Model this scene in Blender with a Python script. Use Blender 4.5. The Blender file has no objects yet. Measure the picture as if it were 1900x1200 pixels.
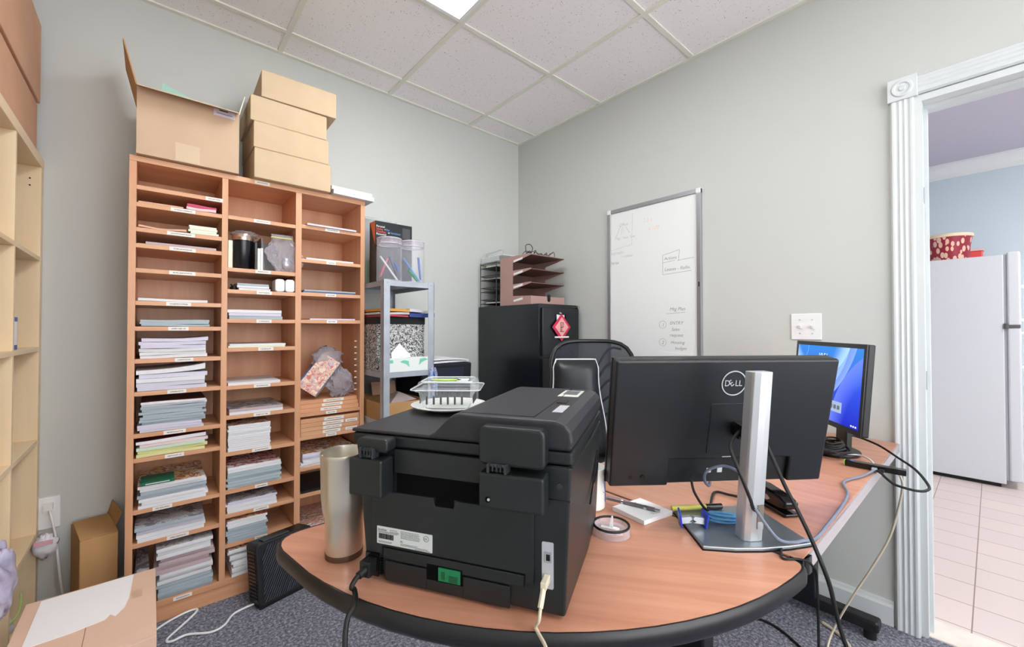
import bpy, bmesh, math, random
from mathutils import Vector, Matrix
S = bpy.context.scene
COL = S.collection
R = math.radians
rnd = random.Random(7)

# ------------------------------------------------------------------ camera, lights, exposure
cd = bpy.data.cameras.new('camera'); cam = bpy.data.objects.new('camera', cd); COL.objects.link(cam)
cam.location = (-2.206, -2.469, 1.16)
cam.rotation_euler = (R(90.762), 0, R(49.098 - 90))
cd.sensor_width = 36; cd.lens = 772.4 / 1900 * 36; cd.clip_start = 0.02
S.camera = cam
w = bpy.data.worlds.new('world'); S.world = w; w.use_nodes = True
w.node_tree.nodes['Background'].inputs[0].default_value = (0.95, 0.965, 1, 1)
w.node_tree.nodes['Background'].inputs[1].default_value = 5.2   # soft fill, let in through the window added behind the camera
S.view_settings.view_transform = 'Standard'; S.view_settings.look = 'None'
S.view_settings.gamma = 1; S.view_settings.exposure = 0.34
S.view_settings.use_curve_mapping = False
LIGHT_OFFICE = 9.5      # emission of the ceiling light panels
LIGHT_KITCHEN = 19.0

# ------------------------------------------------------------------ materials
def lin(c):
    c = c / 255
    return c / 12.92 if c <= 0.04045 else ((c + 0.055) / 1.055) ** 2.4
def col(c): return (lin(c[0]), lin(c[1]), lin(c[2]), 1)
MC = {}
def mat(name, c=(200, 200, 200), rough=0.6, metal=0.0, spec=0.5, bump=0, bscale=200, var=0, vscale=5, coat=0):
    if name in MC: return MC[name]
    m = bpy.data.materials.new(name); m.use_nodes = True; MC[name] = m
    nt = m.node_tree; p = nt.nodes['Principled BSDF']
    p.inputs['Base Color'].default_value = col(c); p.inputs['Roughness'].default_value = rough
    p.inputs['Metallic'].default_value = metal; p.inputs['Specular IOR Level'].default_value = spec
    p.inputs['Coat Weight'].default_value = coat
    tc = None
    if bump or var:
        tc = nt.nodes.new('ShaderNodeTexCoord')
    if var:
        n = nt.nodes.new('ShaderNodeTexNoise'); n.inputs['Scale'].default_value = vscale; n.inputs['Detail'].default_value = 5
        nt.links.new(tc.outputs['Object'], n.inputs['Vector'])
        cr = nt.nodes.new('ShaderNodeValToRGB'); cr.color_ramp.elements[0].position = 0.3; cr.color_ramp.elements[1].position = 0.7
        a = [max(0, min(255, x - var)) for x in c]; b = [max(0, min(255, x + var)) for x in c]
        cr.color_ramp.elements[0].color = col(a); cr.color_ramp.elements[1].color = col(b)
        nt.links.new(n.outputs['Fac'], cr.inputs['Fac']); nt.links.new(cr.outputs['Color'], p.inputs['Base Color'])
    if bump:
        n = nt.nodes.new('ShaderNodeTexNoise'); n.inputs['Scale'].default_value = bscale; n.inputs['Detail'].default_value = 3
        nt.links.new(tc.outputs['Object'], n.inputs['Vector'])
        bp = nt.nodes.new('ShaderNodeBump'); bp.inputs['Strength'].default_value = bump; bp.inputs['Distance'].default_value = 0.002
        nt.links.new(n.outputs['Fac'], bp.inputs['Height']); nt.links.new(bp.outputs['Normal'], p.inputs['Normal'])
    return m
def wood(name, c1, c2, scale=(1, 1, 1), rot=(0, 0, 0), rough=0.4, dist=3.0, nscale=6.0, p0=0.35, p1=0.68):
    m = bpy.data.materials.new(name); m.use_nodes = True; MC[name] = m
    nt = m.node_tree; p = nt.nodes['Principled BSDF']; p.inputs['Roughness'].default_value = rough
    tc = nt.nodes.new('ShaderNodeTexCoord'); r_ = nt.nodes.new('ShaderNodeMapping'); mp = nt.nodes.new('ShaderNodeMapping')
    r_.inputs['Rotation'].default_value = rot; mp.inputs['Scale'].default_value = scale
    n = nt.nodes.new('ShaderNodeTexNoise'); n.inputs['Scale'].default_value = nscale; n.inputs['Detail'].default_value = 8
    n.inputs['Roughness'].default_value = 0.6; n.inputs['Distortion'].default_value = dist * 0.1
    cr = nt.nodes.new('ShaderNodeValToRGB'); cr.color_ramp.elements[0].color = col(c1); cr.color_ramp.elements[1].color = col(c2)
    cr.color_ramp.elements[0].position = p0; cr.color_ramp.elements[1].position = p1
    nt.links.new(tc.outputs['Object'], r_.inputs[0]); nt.links.new(r_.outputs[0], mp.inputs[0]); nt.links.new(mp.outputs[0], n.inputs['Vector'])
    nt.links.new(n.outputs['Fac'], cr.inputs['Fac']); nt.links.new(cr.outputs['Color'], p.inputs['Base Color'])
    return m
def emit(name, c, s):
    m = bpy.data.materials.new(name); m.use_nodes = True; nt = m.node_tree
    nt.nodes.remove(nt.nodes['Principled BSDF']); e = nt.nodes.new('ShaderNodeEmission')
    e.inputs[0].default_value = col(c); e.inputs[1].default_value = s
    nt.links.new(e.outputs[0], nt.nodes['Material Output'].inputs[0]); MC[name] = m
    return m
def clear(name, c=(255, 255, 255), t=0.75, rough=0.08, crinkle=0):
    # thin clear plastic: mostly transparent with glossy highlights
    m = bpy.data.materials.new(name); m.use_nodes = True; nt = m.node_tree; p = nt.nodes['Principled BSDF']; MC[name] = m
    p.inputs['Base Color'].default_value = col(c); p.inputs['Roughness'].default_value = rough
    p.inputs['Specular IOR Level'].default_value = 1.0
    fr = nt.nodes.new('ShaderNodeLayerWeight'); fr.inputs['Blend'].default_value = 0.35
    mr = nt.nodes.new('ShaderNodeMapRange'); mr.inputs['To Min'].default_value = 1 - t; mr.inputs['To Max'].default_value = min(1, 1.35 - t)
    nt.links.new(fr.outputs['Facing'], mr.inputs['Value']); nt.links.new(mr.outputs[0], p.inputs['Alpha'])
    if crinkle:
        tc = nt.nodes.new('ShaderNodeTexCoord')
        n = nt.nodes.new('ShaderNodeTexNoise'); n.inputs['Scale'].default_value = crinkle; n.inputs['Detail'].default_value = 4; n.inputs['Distortion'].default_value = 1.5
        bp = nt.nodes.new('ShaderNodeBump'); bp.inputs['Strength'].default_value = 1.0; bp.inputs['Distance'].default_value = 0.02
        nt.links.new(tc.outputs['Object'], n.inputs['Vector']); nt.links.new(n.outputs['Fac'], bp.inputs['Height']); nt.links.new(bp.outputs['Normal'], p.inputs['Normal'])
    return m

BW1, BW2 = (212, 154, 114), (226, 173, 132)
mat('white_paint', (238, 240, 240), 0.45)
mat('paper', (242, 240, 240), 0.8); mat('paper_edge', (226, 226, 230), 0.85)
mat('black_plastic', (22, 23, 25), 0.42, bump=0.08, bscale=900)
mat('black_gloss', (14, 14, 16), 0.15); mat('deep_black', (6, 6, 7), 0.8, spec=.1)
mat('black_metal', (18, 20, 24), 0.35)
mat('rubber', (15, 15, 15), 0.6)
mat('chrome', (210, 212, 216), 0.18, 1.0)
mat('steel', (222, 214, 200), 0.32, 0.85)
mat('silver', (204, 207, 210), 0.4, 0.6)
mat('galvanized', (176, 182, 190), 0.45, 0.4, var=8, vscale=14)
mat('cardboard', (206, 182, 150), 0.85, spec=0.2, var=4, vscale=9)
mat('cardboard_dark', (208, 164, 134), 0.85, spec=0.2, var=4, vscale=9)
mat('cardboard_kraft', (190, 148, 100), 0.85, spec=0.2, var=4, vscale=9)
mat('cardboard_pale', (206, 178, 150), 0.85, spec=0.2, var=4, vscale=6)
mat('white_plastic', (240, 240, 240), 0.35)
mat('beige_plastic', (214, 204, 180), 0.4)
wood('bookcase_wood', BW1, BW2, (3, 3, 0.35), nscale=5)
wood('bookcase_wood_h', BW1, BW2, (0.35, 3, 8), nscale=5)
wood('birch', (234, 206, 164), (243, 221, 184), (3, 3, 0.3), nscale=4)
wood('birch_h', (234, 206, 164), (243, 221, 184), (3, .3, 3), nscale=4)
wood('desk_laminate', (184, 126, 100), (208, 152, 124), (0.55, 9, 1), (0, 0, R(52)), rough=0.3, nscale=4, p0=.3, p1=.72)
wood('desk_laminate_long', (184, 126, 100), (208, 152, 124), (9, .55, 1), (0, 0, R(0)), rough=0.3, nscale=4, p0=.3, p1=.72)
clear('clear_plastic', (225, 228, 232), t=0.9); clear('zip_bag', (232, 226, 236), t=0.72, rough=0.12, crinkle=30)
clear('jar_plastic', (222, 222, 230), t=0.84); clear('acrylic', (235, 240, 240), t=0.72); clear('bin_plastic', (225, 228, 232), t=0.6, rough=.25)
clear('dark_wrap', (200, 198, 210), t=0.6, rough=0.06, crinkle=34)
clear('lid_plastic', (222, 214, 222), t=0.72)

# ------------------------------------------------------------------ mesh builder and object helpers
MW = {}
class B:
    def __init__(s, M=None): s.v = []; s.f = []; s.mi = []; s.m = 0; s.M = M
    def _add(s, vs, fs):
        o = len(s.v); M = s.M
        s.v += [tuple(M @ Vector(p)) if M is not None else tuple(p) for p in vs]
        for f in fs: s.f.append(tuple(o + i for i in f)); s.mi.append(s.m)
        return s
    def box(s, x0, x1, y0, y1, z0, z1):
        return s._add([(x0, y0, z0), (x1, y0, z0), (x1, y1, z0), (x0, y1, z0), (x0, y0, z1), (x1, y0, z1), (x1, y1, z1), (x0, y1, z1)],
                      [(3, 2, 1, 0), (4, 5, 6, 7), (0, 1, 5, 4), (1, 2, 6, 5), (2, 3, 7, 6), (3, 0, 4, 7)])
    def hexa(s, lo, hi):       # lo, hi: four points each (ccw seen from above)
        return s._add(list(lo) + list(hi), [(3, 2, 1, 0), (4, 5, 6, 7), (0, 1, 5, 4), (1, 2, 6, 5), (2, 3, 7, 6), (3, 0, 4, 7)])
    def prism(s, pts, z0, z1, ax='z'):
        n = len(pts)
        f = {'z': lambda p, h: (p[0], p[1], h), 'y': lambda p, h: (p[0], h, p[1]), 'x': lambda p, h: (h, p[0], p[1])}[ax]
        a = sum(pts[i][0] * pts[(i + 1) % n][1] - pts[(i + 1) % n][0] * pts[i][1] for i in range(n))
        if ax == 'y': a = -a
        if a < 0: pts = pts[::-1]
        return s._add([f(p, z0) for p in pts] + [f(p, z1) for p in pts],
                      [tuple(range(n))[::-1], tuple(range(n, 2 * n))] + [(i, (i + 1) % n, n + (i + 1) % n, n + i) for i in range(n)])
    def lathe(s, prof, c=(0, 0, 0), n=32, close=False):
        vs = []; fs = []; k = len(prof)
        for i in range(n):
            a = 2 * math.pi * i / n
            for r, z in prof: vs.append((c[0] + r * math.cos(a), c[1] + r * math.sin(a), c[2] + z))
        for i in range(n):
            j = (i + 1) % n
            for q in range(k - (0 if close else 1)):
                q2 = (q + 1) % k
                fs.append((i * k + q, j * k + q, j * k + q2, i * k + q2))
        if not close:
            if prof[0][0] > 1e-6: fs.append(tuple(i * k for i in range(n))[::-1])
            if prof[-1][0] > 1e-6: fs.append(tuple(i * k + k - 1 for i in range(n)))
        return s._add(vs, fs)
    def shell(s, prof, c=(0, 0, 0), n=32):   # open surface of revolution without caps
        vs = []; fs = []; k = len(prof)
        for i in range(n):
            a = 2 * math.pi * i / n
            for r, z in prof: vs.append((c[0] + r * math.cos(a), c[1] + r * math.sin(a), c[2] + z))
        for i in range(n):
            j = (i + 1) % n
            for q in range(k - 1): fs.append((i * k + q, j * k + q, j * k + q + 1, i * k + q + 1))
        return s._add(vs, fs)
    def tube(s, pts, r, n=8, closed=False, smooth=True, flat=1.0):
        P = [Vector(p) for p in pts]
        if smooth and len(P) > 2: P = spline(P, 6, closed)
        m = len(P); vs = []; fs = []; up = None
        for i in range(m):
            if closed: t = P[(i + 1) % m] - P[i - 1]
            else: t = P[min(i + 1, m - 1)] - P[max(i - 1, 0)]
            if t.length < 1e-9: t = Vector((0, 0, 1))
            t.normalize()
            if up is None:
                up = Vector((0, 0, 1)) if abs(t.z) < 0.9 else Vector((1, 0, 0))
            a = (up - t * up.dot(t))
            if a.length < 1e-6: a = t.orthogonal()
            a.normalize(); up = a; b = t.cross(a)
            for k in range(n):
                q = 2 * math.pi * k / n
                vs.append(tuple(P[i] + a * (r * flat * math.cos(q)) + b * (r * math.sin(q))))
        for i in range(m if closed else m - 1):
            j = (i + 1) % m
            for k in range(n): fs.append((i * n + k, i * n + (k + 1) % n, j * n + (k + 1) % n, j * n + k))
        if not closed: fs.append(tuple(range(n))[::-1]); fs.append(tuple(range((m - 1) * n, m * n)))
        return s._add(vs, fs)
    def cyl(s, p0, p1, r, n=16, r1=None):
        p0 = Vector(p0); p1 = Vector(p1); t = (p1 - p0).normalized(); a = t.orthogonal().normalized(); b = t.cross(a)
        r1 = r if r1 is None else r1; vs = []
        for P, q in ((p0, r), (p1, r1)):
            for k in range(n):
                g = 2 * math.pi * k / n; vs.append(tuple(P + a * (q * math.cos(g)) + b * (q * math.sin(g))))
        return s._add(vs, [tuple(range(n))[::-1], tuple(range(n, 2 * n))] + [(k, (k + 1) % n, n + (k + 1) % n, n + k) for k in range(n)])
    def quad(s, a, b, c, d): return s._add([a, b, c, d], [(0, 1, 2, 3)])
    def grid(s, fn, nu, nv):
        vs = [fn(i / nu, j / nv) for j in range(nv + 1) for i in range(nu + 1)]
        return s._add(vs, [(j * (nu + 1) + i, j * (nu + 1) + i + 1, (j + 1) * (nu + 1) + i + 1, (j + 1) * (nu + 1) + i) for j in range(nv) for i in range(nu)])
    def slab(s, cx, cy, wd, dp, z, h, rot=0, wave=0, lift=0, curl=0, n=8):
        # a bundle of sheets: soft slab with a slightly wavy top; curl lifts the far x end
        c, q = math.cos(rot), math.sin(rot); top = []; bot = []; ph = rnd.random() * 6
        for i in range(n + 1):
            u = i / n; x = (u - .5) * wd
            dz = wave * (math.sin(u * 5 + ph) * .5 + .5) + curl * u ** 3 + lift * (1 - u) ** 3
            for y in (-dp / 2, dp / 2):
                X = cx + x * c - y * q; Y = cy + x * q + y * c
                bot.append((X, Y, z + dz * .6)); top.append((X, Y, z + h + dz))
        k = 2 * (n + 1); fs = []
        for i in range(n):
            a = 2 * i
            fs += [(a, a + 1, a + 3, a + 2), (k + a, k + a + 2, k + a + 3, k + a + 1), (a, a + 2, k + a + 2, k + a), (a + 1, k + a + 1, k + a + 3, a + 3)]
        fs += [(0, k, k + 1, 1), (2 * n, 2 * n + 1, k + 2 * n + 1, k + 2 * n)]
        return s._add(bot + top, fs)
    def build(s, name, m, parent=None, bevel=0, smooth=False, local=False, seg=2, solid=0, sub=0):
        me = bpy.data.meshes.new(name)
        v = s.v
        if parent is not None and not local:
            I = MW[parent.name].inverted(); v = [tuple(I @ Vector(p)) for p in v]
        me.from_pydata(v, [], s.f)
        ms = m if isinstance(m, (list, tuple)) else [m]
        for q in ms: me.materials.append(MC[q] if isinstance(q, str) else q)
        if len(ms) > 1:
            for p, i in zip(me.polygons, s.mi): p.material_index = i
        bm = bmesh.new(); bm.from_mesh(me); bmesh.ops.recalc_face_normals(bm, faces=bm.faces) if not solid else None
        if smooth:
            for f in bm.faces: f.smooth = True
            for e in (bm.edges if smooth != 'all' else []):
                if len(e.link_faces) == 2 and e.calc_face_angle(0) > R(38): e.smooth = False
        bm.to_mesh(me); bm.free()
        o = bpy.data.objects.new(name, me); COL.objects.link(o)
        if parent is not None: o.parent = parent; MW[o.name] = MW[parent.name]
        else: MW[o.name] = Matrix.Identity(4)
        if solid:
            d = o.modifiers.new('solid', 'SOLIDIFY'); d.thickness = solid; d.offset = 0
        if sub:
            d = o.modifiers.new('sub', 'SUBSURF'); d.levels = sub; d.render_levels = sub
        if bevel:
            d = o.modifiers.new('bevel', 'BEVEL'); d.width = bevel; d.segments = seg; d.limit_method = 'ANGLE'; d.angle_limit = R(40)
        return o
def spline(P, k, closed=False):
    out = []; n = len(P)
    rng = range(n) if closed else range(n - 1)
    for i in rng:
        if closed: a, b, c, d = P[i - 1], P[i], P[(i + 1) % n], P[(i + 2) % n]
        else: a, b, c, d = P[max(i - 1, 0)], P[i], P[i + 1], P[min(i + 2, n - 1)]
        for j in range(k):
            t = j / k
            out.append(0.5 * ((2 * b) + (c - a) * t + (2 * a - 5 * b + 4 * c - d) * t * t + (3 * b - a - 3 * c + d) * t ** 3))
    if not closed: out.append(P[-1])
    return out
def rrect(x0, x1, y0, y1, r, n=6):
    out = []
    for cx, cy, a in ((x1 - r, y0 + r, -90), (x1 - r, y1 - r, 0), (x0 + r, y1 - r, 90), (x0 + r, y0 + r, 180)):
        for i in range(n + 1):
            q = R(a + 90 * i / n); out.append((cx + r * math.cos(q), cy + r * math.sin(q)))
    return out
def tag(o, label=None, cat=None, group=None, kind=None):
    if label: o['label'] = label
    if cat: o['category'] = cat
    if group: o['group'] = group
    if kind: o['kind'] = kind
    return o
def thing(name, label, cat, loc, rotz=0, group=None):
    o = bpy.data.objects.new(name, None); COL.objects.link(o); o.empty_display_size = .05
    o.location = loc; o.rotation_euler = (0, 0, rotz)
    MW[o.name] = Matrix.Translation(loc) @ Matrix.Rotation(rotz, 4, 'Z')
    return tag(o, label, cat, group)
def struct(o): o['kind'] = 'structure'; return o
def text(name, s, size, M, m, parent, ext=0.0002, align='LEFT', shear=0, sx=1.0):
    cu = bpy.data.curves.new(name, 'FONT'); cu.body = s; cu.size = size; cu.extrude = ext; cu.align_x = align; cu.shear = shear; cu.space_line = .95
    t = bpy.data.objects.new(name, cu); COL.objects.link(t)
    dg = bpy.context.evaluated_depsgraph_get(); me = bpy.data.meshes.new_from_object(t.evaluated_get(dg))
    bpy.data.objects.remove(t); bpy.data.curves.remove(cu)
    I = MW[parent.name].inverted() @ M @ Matrix.Diagonal((sx, 1, 1, 1))
    me.transform(I); me.materials.clear(); me.materials.append(MC[m])
    o = bpy.data.objects.new(name, me); COL.objects.link(o); o.parent = parent; MW[o.name] = MW[parent.name]
    return o
def frame(o, x, y, z=None):      # 4x4 from origin and axes
    x = Vector(x).normalized(); y = Vector(y).normalized(); z = x.cross(y) if z is None else Vector(z)
    return Matrix(((x.x, y.x, z.x, o[0]), (x.y, y.y, z.y, o[1]), (x.z, y.z, z.z, o[2]), (0, 0, 0, 1)))
FW = lambda x, y, z: frame((x, y, z), (1, 0, 0), (0, 0, 1))       # upright, facing -Y (like the back wall)
def FE(x, y, z): return frame((x, y, z), (0, -1, 0), (0, 0, 1))   # upright on the right wall, facing -X
# ------------------------------------------------------------------ the setting
def node_mat(name):
    m = bpy.data.materials.new(name); m.use_nodes = True; MC[name] = m
    nt = m.node_tree; return m, nt, nt.nodes['Principled BSDF']
def carpet():
    m, nt, p = node_mat('carpet'); tc = nt.nodes.new('ShaderNodeTexCoord')
    n = nt.nodes.new('ShaderNodeTexNoise'); n.inputs['Scale'].default_value = 95; n.inputs['Detail'].default_value = 6; n.inputs['Roughness'].default_value = .75
    cr = nt.nodes.new('ShaderNodeValToRGB'); e = cr.color_ramp.elements
    e[0].position = .34; e[0].color = col((68, 72, 82)); e[1].position = .66; e[1].color = col((192, 192, 202))
    k = e.new(.5); k.color = col((120, 122, 134))
    bp = nt.nodes.new('ShaderNodeBump'); bp.inputs['Strength'].default_value = .6; bp.inputs['Distance'].default_value = .004
    nt.links.new(tc.outputs['Object'], n.inputs['Vector']); nt.links.new(n.outputs['Fac'], cr.inputs['Fac'])
    nt.links.new(cr.outputs['Color'], p.inputs['Base Color']); nt.links.new(n.outputs['Fac'], bp.inputs['Height']); nt.links.new(bp.outputs['Normal'], p.inputs['Normal'])
    p.inputs['Roughness'].default_value = .95; p.inputs['Specular IOR Level'].default_value = .1
carpet()
def ceiling_tile():
    m, nt, p = node_mat('ceiling_tile'); tc = nt.nodes.new('ShaderNodeTexCoord')
    v = nt.nodes.new('ShaderNodeTexVoronoi'); v.inputs['Scale'].default_value = 110; v.inputs['Randomness'].default_value = 1
    n = nt.nodes.new('ShaderNodeTexNoise'); n.inputs['Scale'].default_value = 60; n.inputs['Detail'].default_value = 3
    mx = nt.nodes.new('ShaderNodeMath'); mx.operation = 'MULTIPLY_ADD'; mx.inputs[1].default_value = -.55
    cr = nt.nodes.new('ShaderNodeValToRGB'); e = cr.color_ramp.elements
    e[0].position = 0.0; e[0].color = col((120, 112, 108)); e[1].position = .16; e[1].color = col((248, 245, 246))
    nt.links.new(tc.outputs['Object'], v.inputs['Vector']); nt.links.new(tc.outputs['Object'], n.inputs['Vector'])
    ad = nt.nodes.new('ShaderNodeMath'); ad.operation = 'MULTIPLY_ADD'; ad.inputs[1].default_value = .8; ad.inputs[2].default_value = -.40
    nt.links.new(n.outputs['Fac'], ad.inputs[0])
    s2 = nt.nodes.new('ShaderNodeMath'); s2.operation = 'ADD'
    nt.links.new(v.outputs['Distance'], s2.inputs[0]); nt.links.new(ad.outputs[0], s2.inputs[1])
    nt.links.new(s2.outputs[0], cr.inputs['Fac']); nt.links.new(cr.outputs['Color'], p.inputs['Base Color'])
    p.inputs['Roughness'].default_value = .9
ceiling_tile()
mat('wall_paint', (203, 205, 200), 0.75, spec=.25)
mat('kitchen_paint', (208, 222, 230), 0.75, spec=.25)
mat('kitchen_ceiling', (206, 200, 214), 0.85)
mat('grid_paint', (232, 232, 220), .5)
clear('fill_window_glass', t=.93, rough=.02)
mat('trim_paint', (214, 219, 219), .35)
def tiles():
    m, nt, p = node_mat('floor_tiles'); tc = nt.nodes.new('ShaderNodeTexCoord'); mp = nt.nodes.new('ShaderNodeMapping')
    mp.inputs['Location'].default_value = (-.191, .2385, 0)    # joints at x = .191 + k*.2135, y = -2.405 + k*.2135
    b = nt.nodes.new('ShaderNodeTexBrick'); b.offset = 0; b.inputs['Scale'].default_value = 1
    b.inputs['Brick Width'].default_value = .2135; b.inputs['Row Height'].default_value = .2135; b.inputs['Mortar Size'].default_value = .0022
    mp.inputs['Location'].default_value = (-.191 + .2135 * 10, 2.405 + .2135 * 10, 0)
    b.inputs['Color1'].default_value = col((228, 212, 206)); b.inputs['Color2'].default_value = col((222, 208, 204)); b.inputs['Mortar'].default_value = col((150, 128, 118))
    nt.links.new(tc.outputs['Object'], mp.inputs[0]); nt.links.new(mp.outputs[0], b.inputs['Vector']); nt.links.new(b.outputs['Color'], p.inputs['Base Color'])
    p.inputs['Roughness'].default_value = .35
tiles()
CZ = 2.63; DY0, DY1, DH, WT = -2.298, -3.108, 2.045, .14
struct(B().box(-2.95, .02, -4.2, 0, -.06, 0).build('floor', 'carpet'))
struct(B().box(.16, 3.2, -5, -1.2, -.06, 0).build('floor', 'floor_tiles'))
struct(B().box(.02, .16, DY1, DY0, -.06, .006).build('trim_1', mat('threshold_marble', (232, 224, 214), .3, var=8, vscale=12), bevel=.003))
ce = struct(B().box(-2.95, 0, -4.2, 0, CZ, CZ + .06).build('ceiling', 'ceiling_tile'))
g = B()
for k in range(7):
    x = -.485 - .61 * k
    if x > -2.95: g.box(x - .012, x + .012, -4.2, 0, CZ - .007, CZ)
    y = -.2025 - .61 * k
    if y > -4.2: g.box(-2.95, 0, y - .012, y + .012, CZ - .0065, CZ)
g.box(-2.95, 0, -.022, 0, CZ - .008, CZ).box(-.022, 0, -4.2, 0, CZ - .0085, CZ).box(-2.95, -2.928, -4.2, 0, CZ - .008, CZ).box(-2.95, 0, -4.2, -4.178, CZ - .008, CZ)
g.build('ceiling_grid', 'grid_paint', ce)
struct(B().box(.14, 3.2, -5, -1.2, CZ, CZ + .06).build('ceiling', 'kitchen_ceiling'))
struct(B().box(-3.05, WT, 0, .1, -.06, CZ + .06).build('wall_back', 'wall_paint'))
struct(B().box(0, WT, DY0, 0, -.06, CZ + .06).box(0, WT, -4.2, DY1, -.06, CZ + .06).box(0, WT, DY1, DY0, DH, CZ + .06).build('wall_right', 'wall_paint'))
struct(B().box(-3.05, -2.95, -4.3, 0, -.06, CZ + .06).build('wall_left', 'wall_paint'))
WX0, WX1, WB, WTp = -2.75, -.25, .55, 2.40
struct(B().box(-3.05, WT, -4.3, -4.2, -.06, WB).box(-3.05, WT, -4.3, -4.2, WTp, CZ + .06).box(-3.05, WX0, -4.3, -4.2, WB, WTp).box(WX1, WT, -4.3, -4.2, WB, WTp).build('wall_front', 'wall_paint'))
wn = B().box(WX0, WX1, -4.27, -4.21, WB, WB + .05).box(WX0, WX1, -4.27, -4.21, WTp - .05, WTp)
for x in (WX0, (WX0 + WX1) / 2 - .025, WX1 - .05): wn.box(x, x + .05, -4.27, -4.21, WB + .05, WTp - .05)
wn = struct(wn.build('fill_window_1', 'white_paint'))  # added behind the camera, out of view, to let fill light into the room
B().box(WX0 + .05, WX1 - .05, -4.243, -4.237, WB + .05, WTp - .05).build('fill_pane', 'fill_window_glass', wn)
struct(B().box(3.2, 3.3, -5.1, -1.1, -.06, CZ + .06).build('wall_kitchen_far', 'kitchen_paint'))
struct(B().box(WT, 3.3, -1.2, -1.1, -.06, CZ + .06).build('wall_kitchen_left', 'kitchen_paint'))
struct(B().box(WT, 3.3, -5.1, -5.0, -.06, CZ + .06).build('wall_kitchen_right', 'kitchen_paint'))
# baseboards
def base_prof(): return [(0, 0), (.014, 0), (.014, .072), (.009, .082), (.006, .094), (0, .094)]
struct(B().prism([(-a, b) for a, b in base_prof()], -2.95, 0, 'x').build('baseboard_back', 'trim_paint'))
b = B()
b._add([(-a, -.014, z) for a, z in base_prof()] + [(-a, -2.206, z) for a, z in base_prof()], [tuple(range(6)), tuple(range(6, 12))[::-1]] + [(i, 6 + i, 6 + (i + 1) % 6, (i + 1) % 6) for i in range(6)])
struct(b.build('baseboard_right', 'trim_paint'))
# crown moulding in the kitchen
struct(B().prism([(3.2, 2.63), (3.11, 2.63), (3.11, 2.615), (3.135, 2.60), (3.165, 2.545), (3.185, 2.53), (3.185, 2.51), (3.2, 2.51)], -5, -1.2, 'y').build('trim_2', 'white_paint'))
# door casing: fluted boards, corner block with a rosette, jambs
def flute(w):           # casing cross-section (across, depth)
    p = [(0, 0), (0, .012), (.006, .019)]
    k = 3; s = .012; t = (w - 2 * s) / k
    for i in range(k):
        x0 = s + i * t
        p += [(x0, .019), (x0 + t * .3, .0168), (x0 + t * .5, .016), (x0 + t * .7, .0168)]
    p += [(w - s, .019), (w - .006, .019), (w, .012), (w, 0)]
    return p
CW = .07
def casing_vert(y0, z0, z1):
    return B().prism([(-d, y0 - a) for a, d in flute(CW)], z0, z1, 'z')
struct(casing_vert(-2.212, 0, 2.046).build('trim_3', 'trim_paint'))
struct(casing_vert(DY1 - .006, 0, 2.046).build('trim_4', 'trim_paint'))
b = B(); pr = flute(CW)
b._add([(-d, -2.292, 2.052 + a) for a, d in pr] + [(-d, -3.11, 2.052 + a) for a, d in pr], [tuple(range(len(pr))), tuple(range(len(pr), 2 * len(pr)))[::-1]] + [(i, (i + 1) % len(pr), len(pr) + (i + 1) % len(pr), len(pr) + i) for i in range(len(pr))])
struct(b.build('trim_5', 'trim_paint'))
for y in (-2.206, -3.11):
    o = struct(B().box(-.024, 0, y - .086, y, 2.046, 2.132).build('trim_6', 'trim_paint', bevel=.002))
    B(frame((-.024, y - .043, 2.089), (0, 1, 0), (0, 0, 1), (-1, 0, 0))).lathe([(0, .006), (.008, .006), (.012, .001), (.018, .001), (.023, .005), (.029, .005), (.033, 0)], n=32).build('rosette', 'trim_paint', o, smooth=True)
j = B().box(-.006, WT + .006, DY0 - .004, DY0 + .017, .0062, DH - .0205).box(-.006, WT + .006, DY1 - .017, DY1 + .004, .0062, DH - .0205).box(-.0065, WT + .0065, DY1 - .017, DY0 + .017, DH - .0203, DH + .004).box(.05, .085, DY0 - .014, DY0 - .0042, .0062, DH - .033).box(.05, .085, DY1 + .0042, DY1 + .014, .0062, DH - .033).box(.05, .085, DY1 + .0042, DY0 - .0042, DH - .0325, DH - .0206)
o = struct(j.build('door_1', 'trim_paint'))
B().box(.012, .04, DY0 - .006, DY0 - .0041, .93, 1.0).box(.012, .04, DY0 - .006, DY0 - .0041, 1.64, 1.70).build('strike_plate', 'chrome', o)

# ------------------------------------------------------------------ lights in the ceilings
emit('tube_glow', (250, 252, 255), LIGHT_OFFICE); emit('tube_glow_kitchen', (255, 246, 240), LIGHT_KITCHEN)
def ceiling_light(x0, x1, y0, y1, label, m):
    t = thing('ceiling_light', label, 'light', ((x0 + x1) / 2, (y0 + y1) / 2, CZ - .02))
    B().box(x0, x1, y0, y0 + .018, CZ - .014, CZ - .001).box(x0, x1, y1 - .018, y1, CZ - .014, CZ - .001).box(x0, x0 + .018, y0 + .018, y1 - .018, CZ - .014, CZ - .001).box(x1 - .018, x1, y0 + .018, y1 - .018, CZ - .014, CZ - .001).build('frame', 'white_paint', t)
    B().box(x0 + .018, x1 - .018, y0 + .018, y1 - .018, CZ - .010, CZ - .004).build('diffuser', m, t)
ceiling_light(-1.693, -1.107, -2.0205, -.8245, 'bright recessed fluorescent panel in the tiled ceiling above the desk', 'tube_glow')
ceiling_light(-1.693, -1.107, -4.15, -3.0, 'unseen fluorescent panel added behind the camera to light the near faces', 'tube_glow')  # second panel is added out of view to light faces turned to the camera
ceiling_light(.9, 2.1, -3.95, -3.35, 'recessed fluorescent panel in the kitchen ceiling', 'tube_glow_kitchen')

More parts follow.
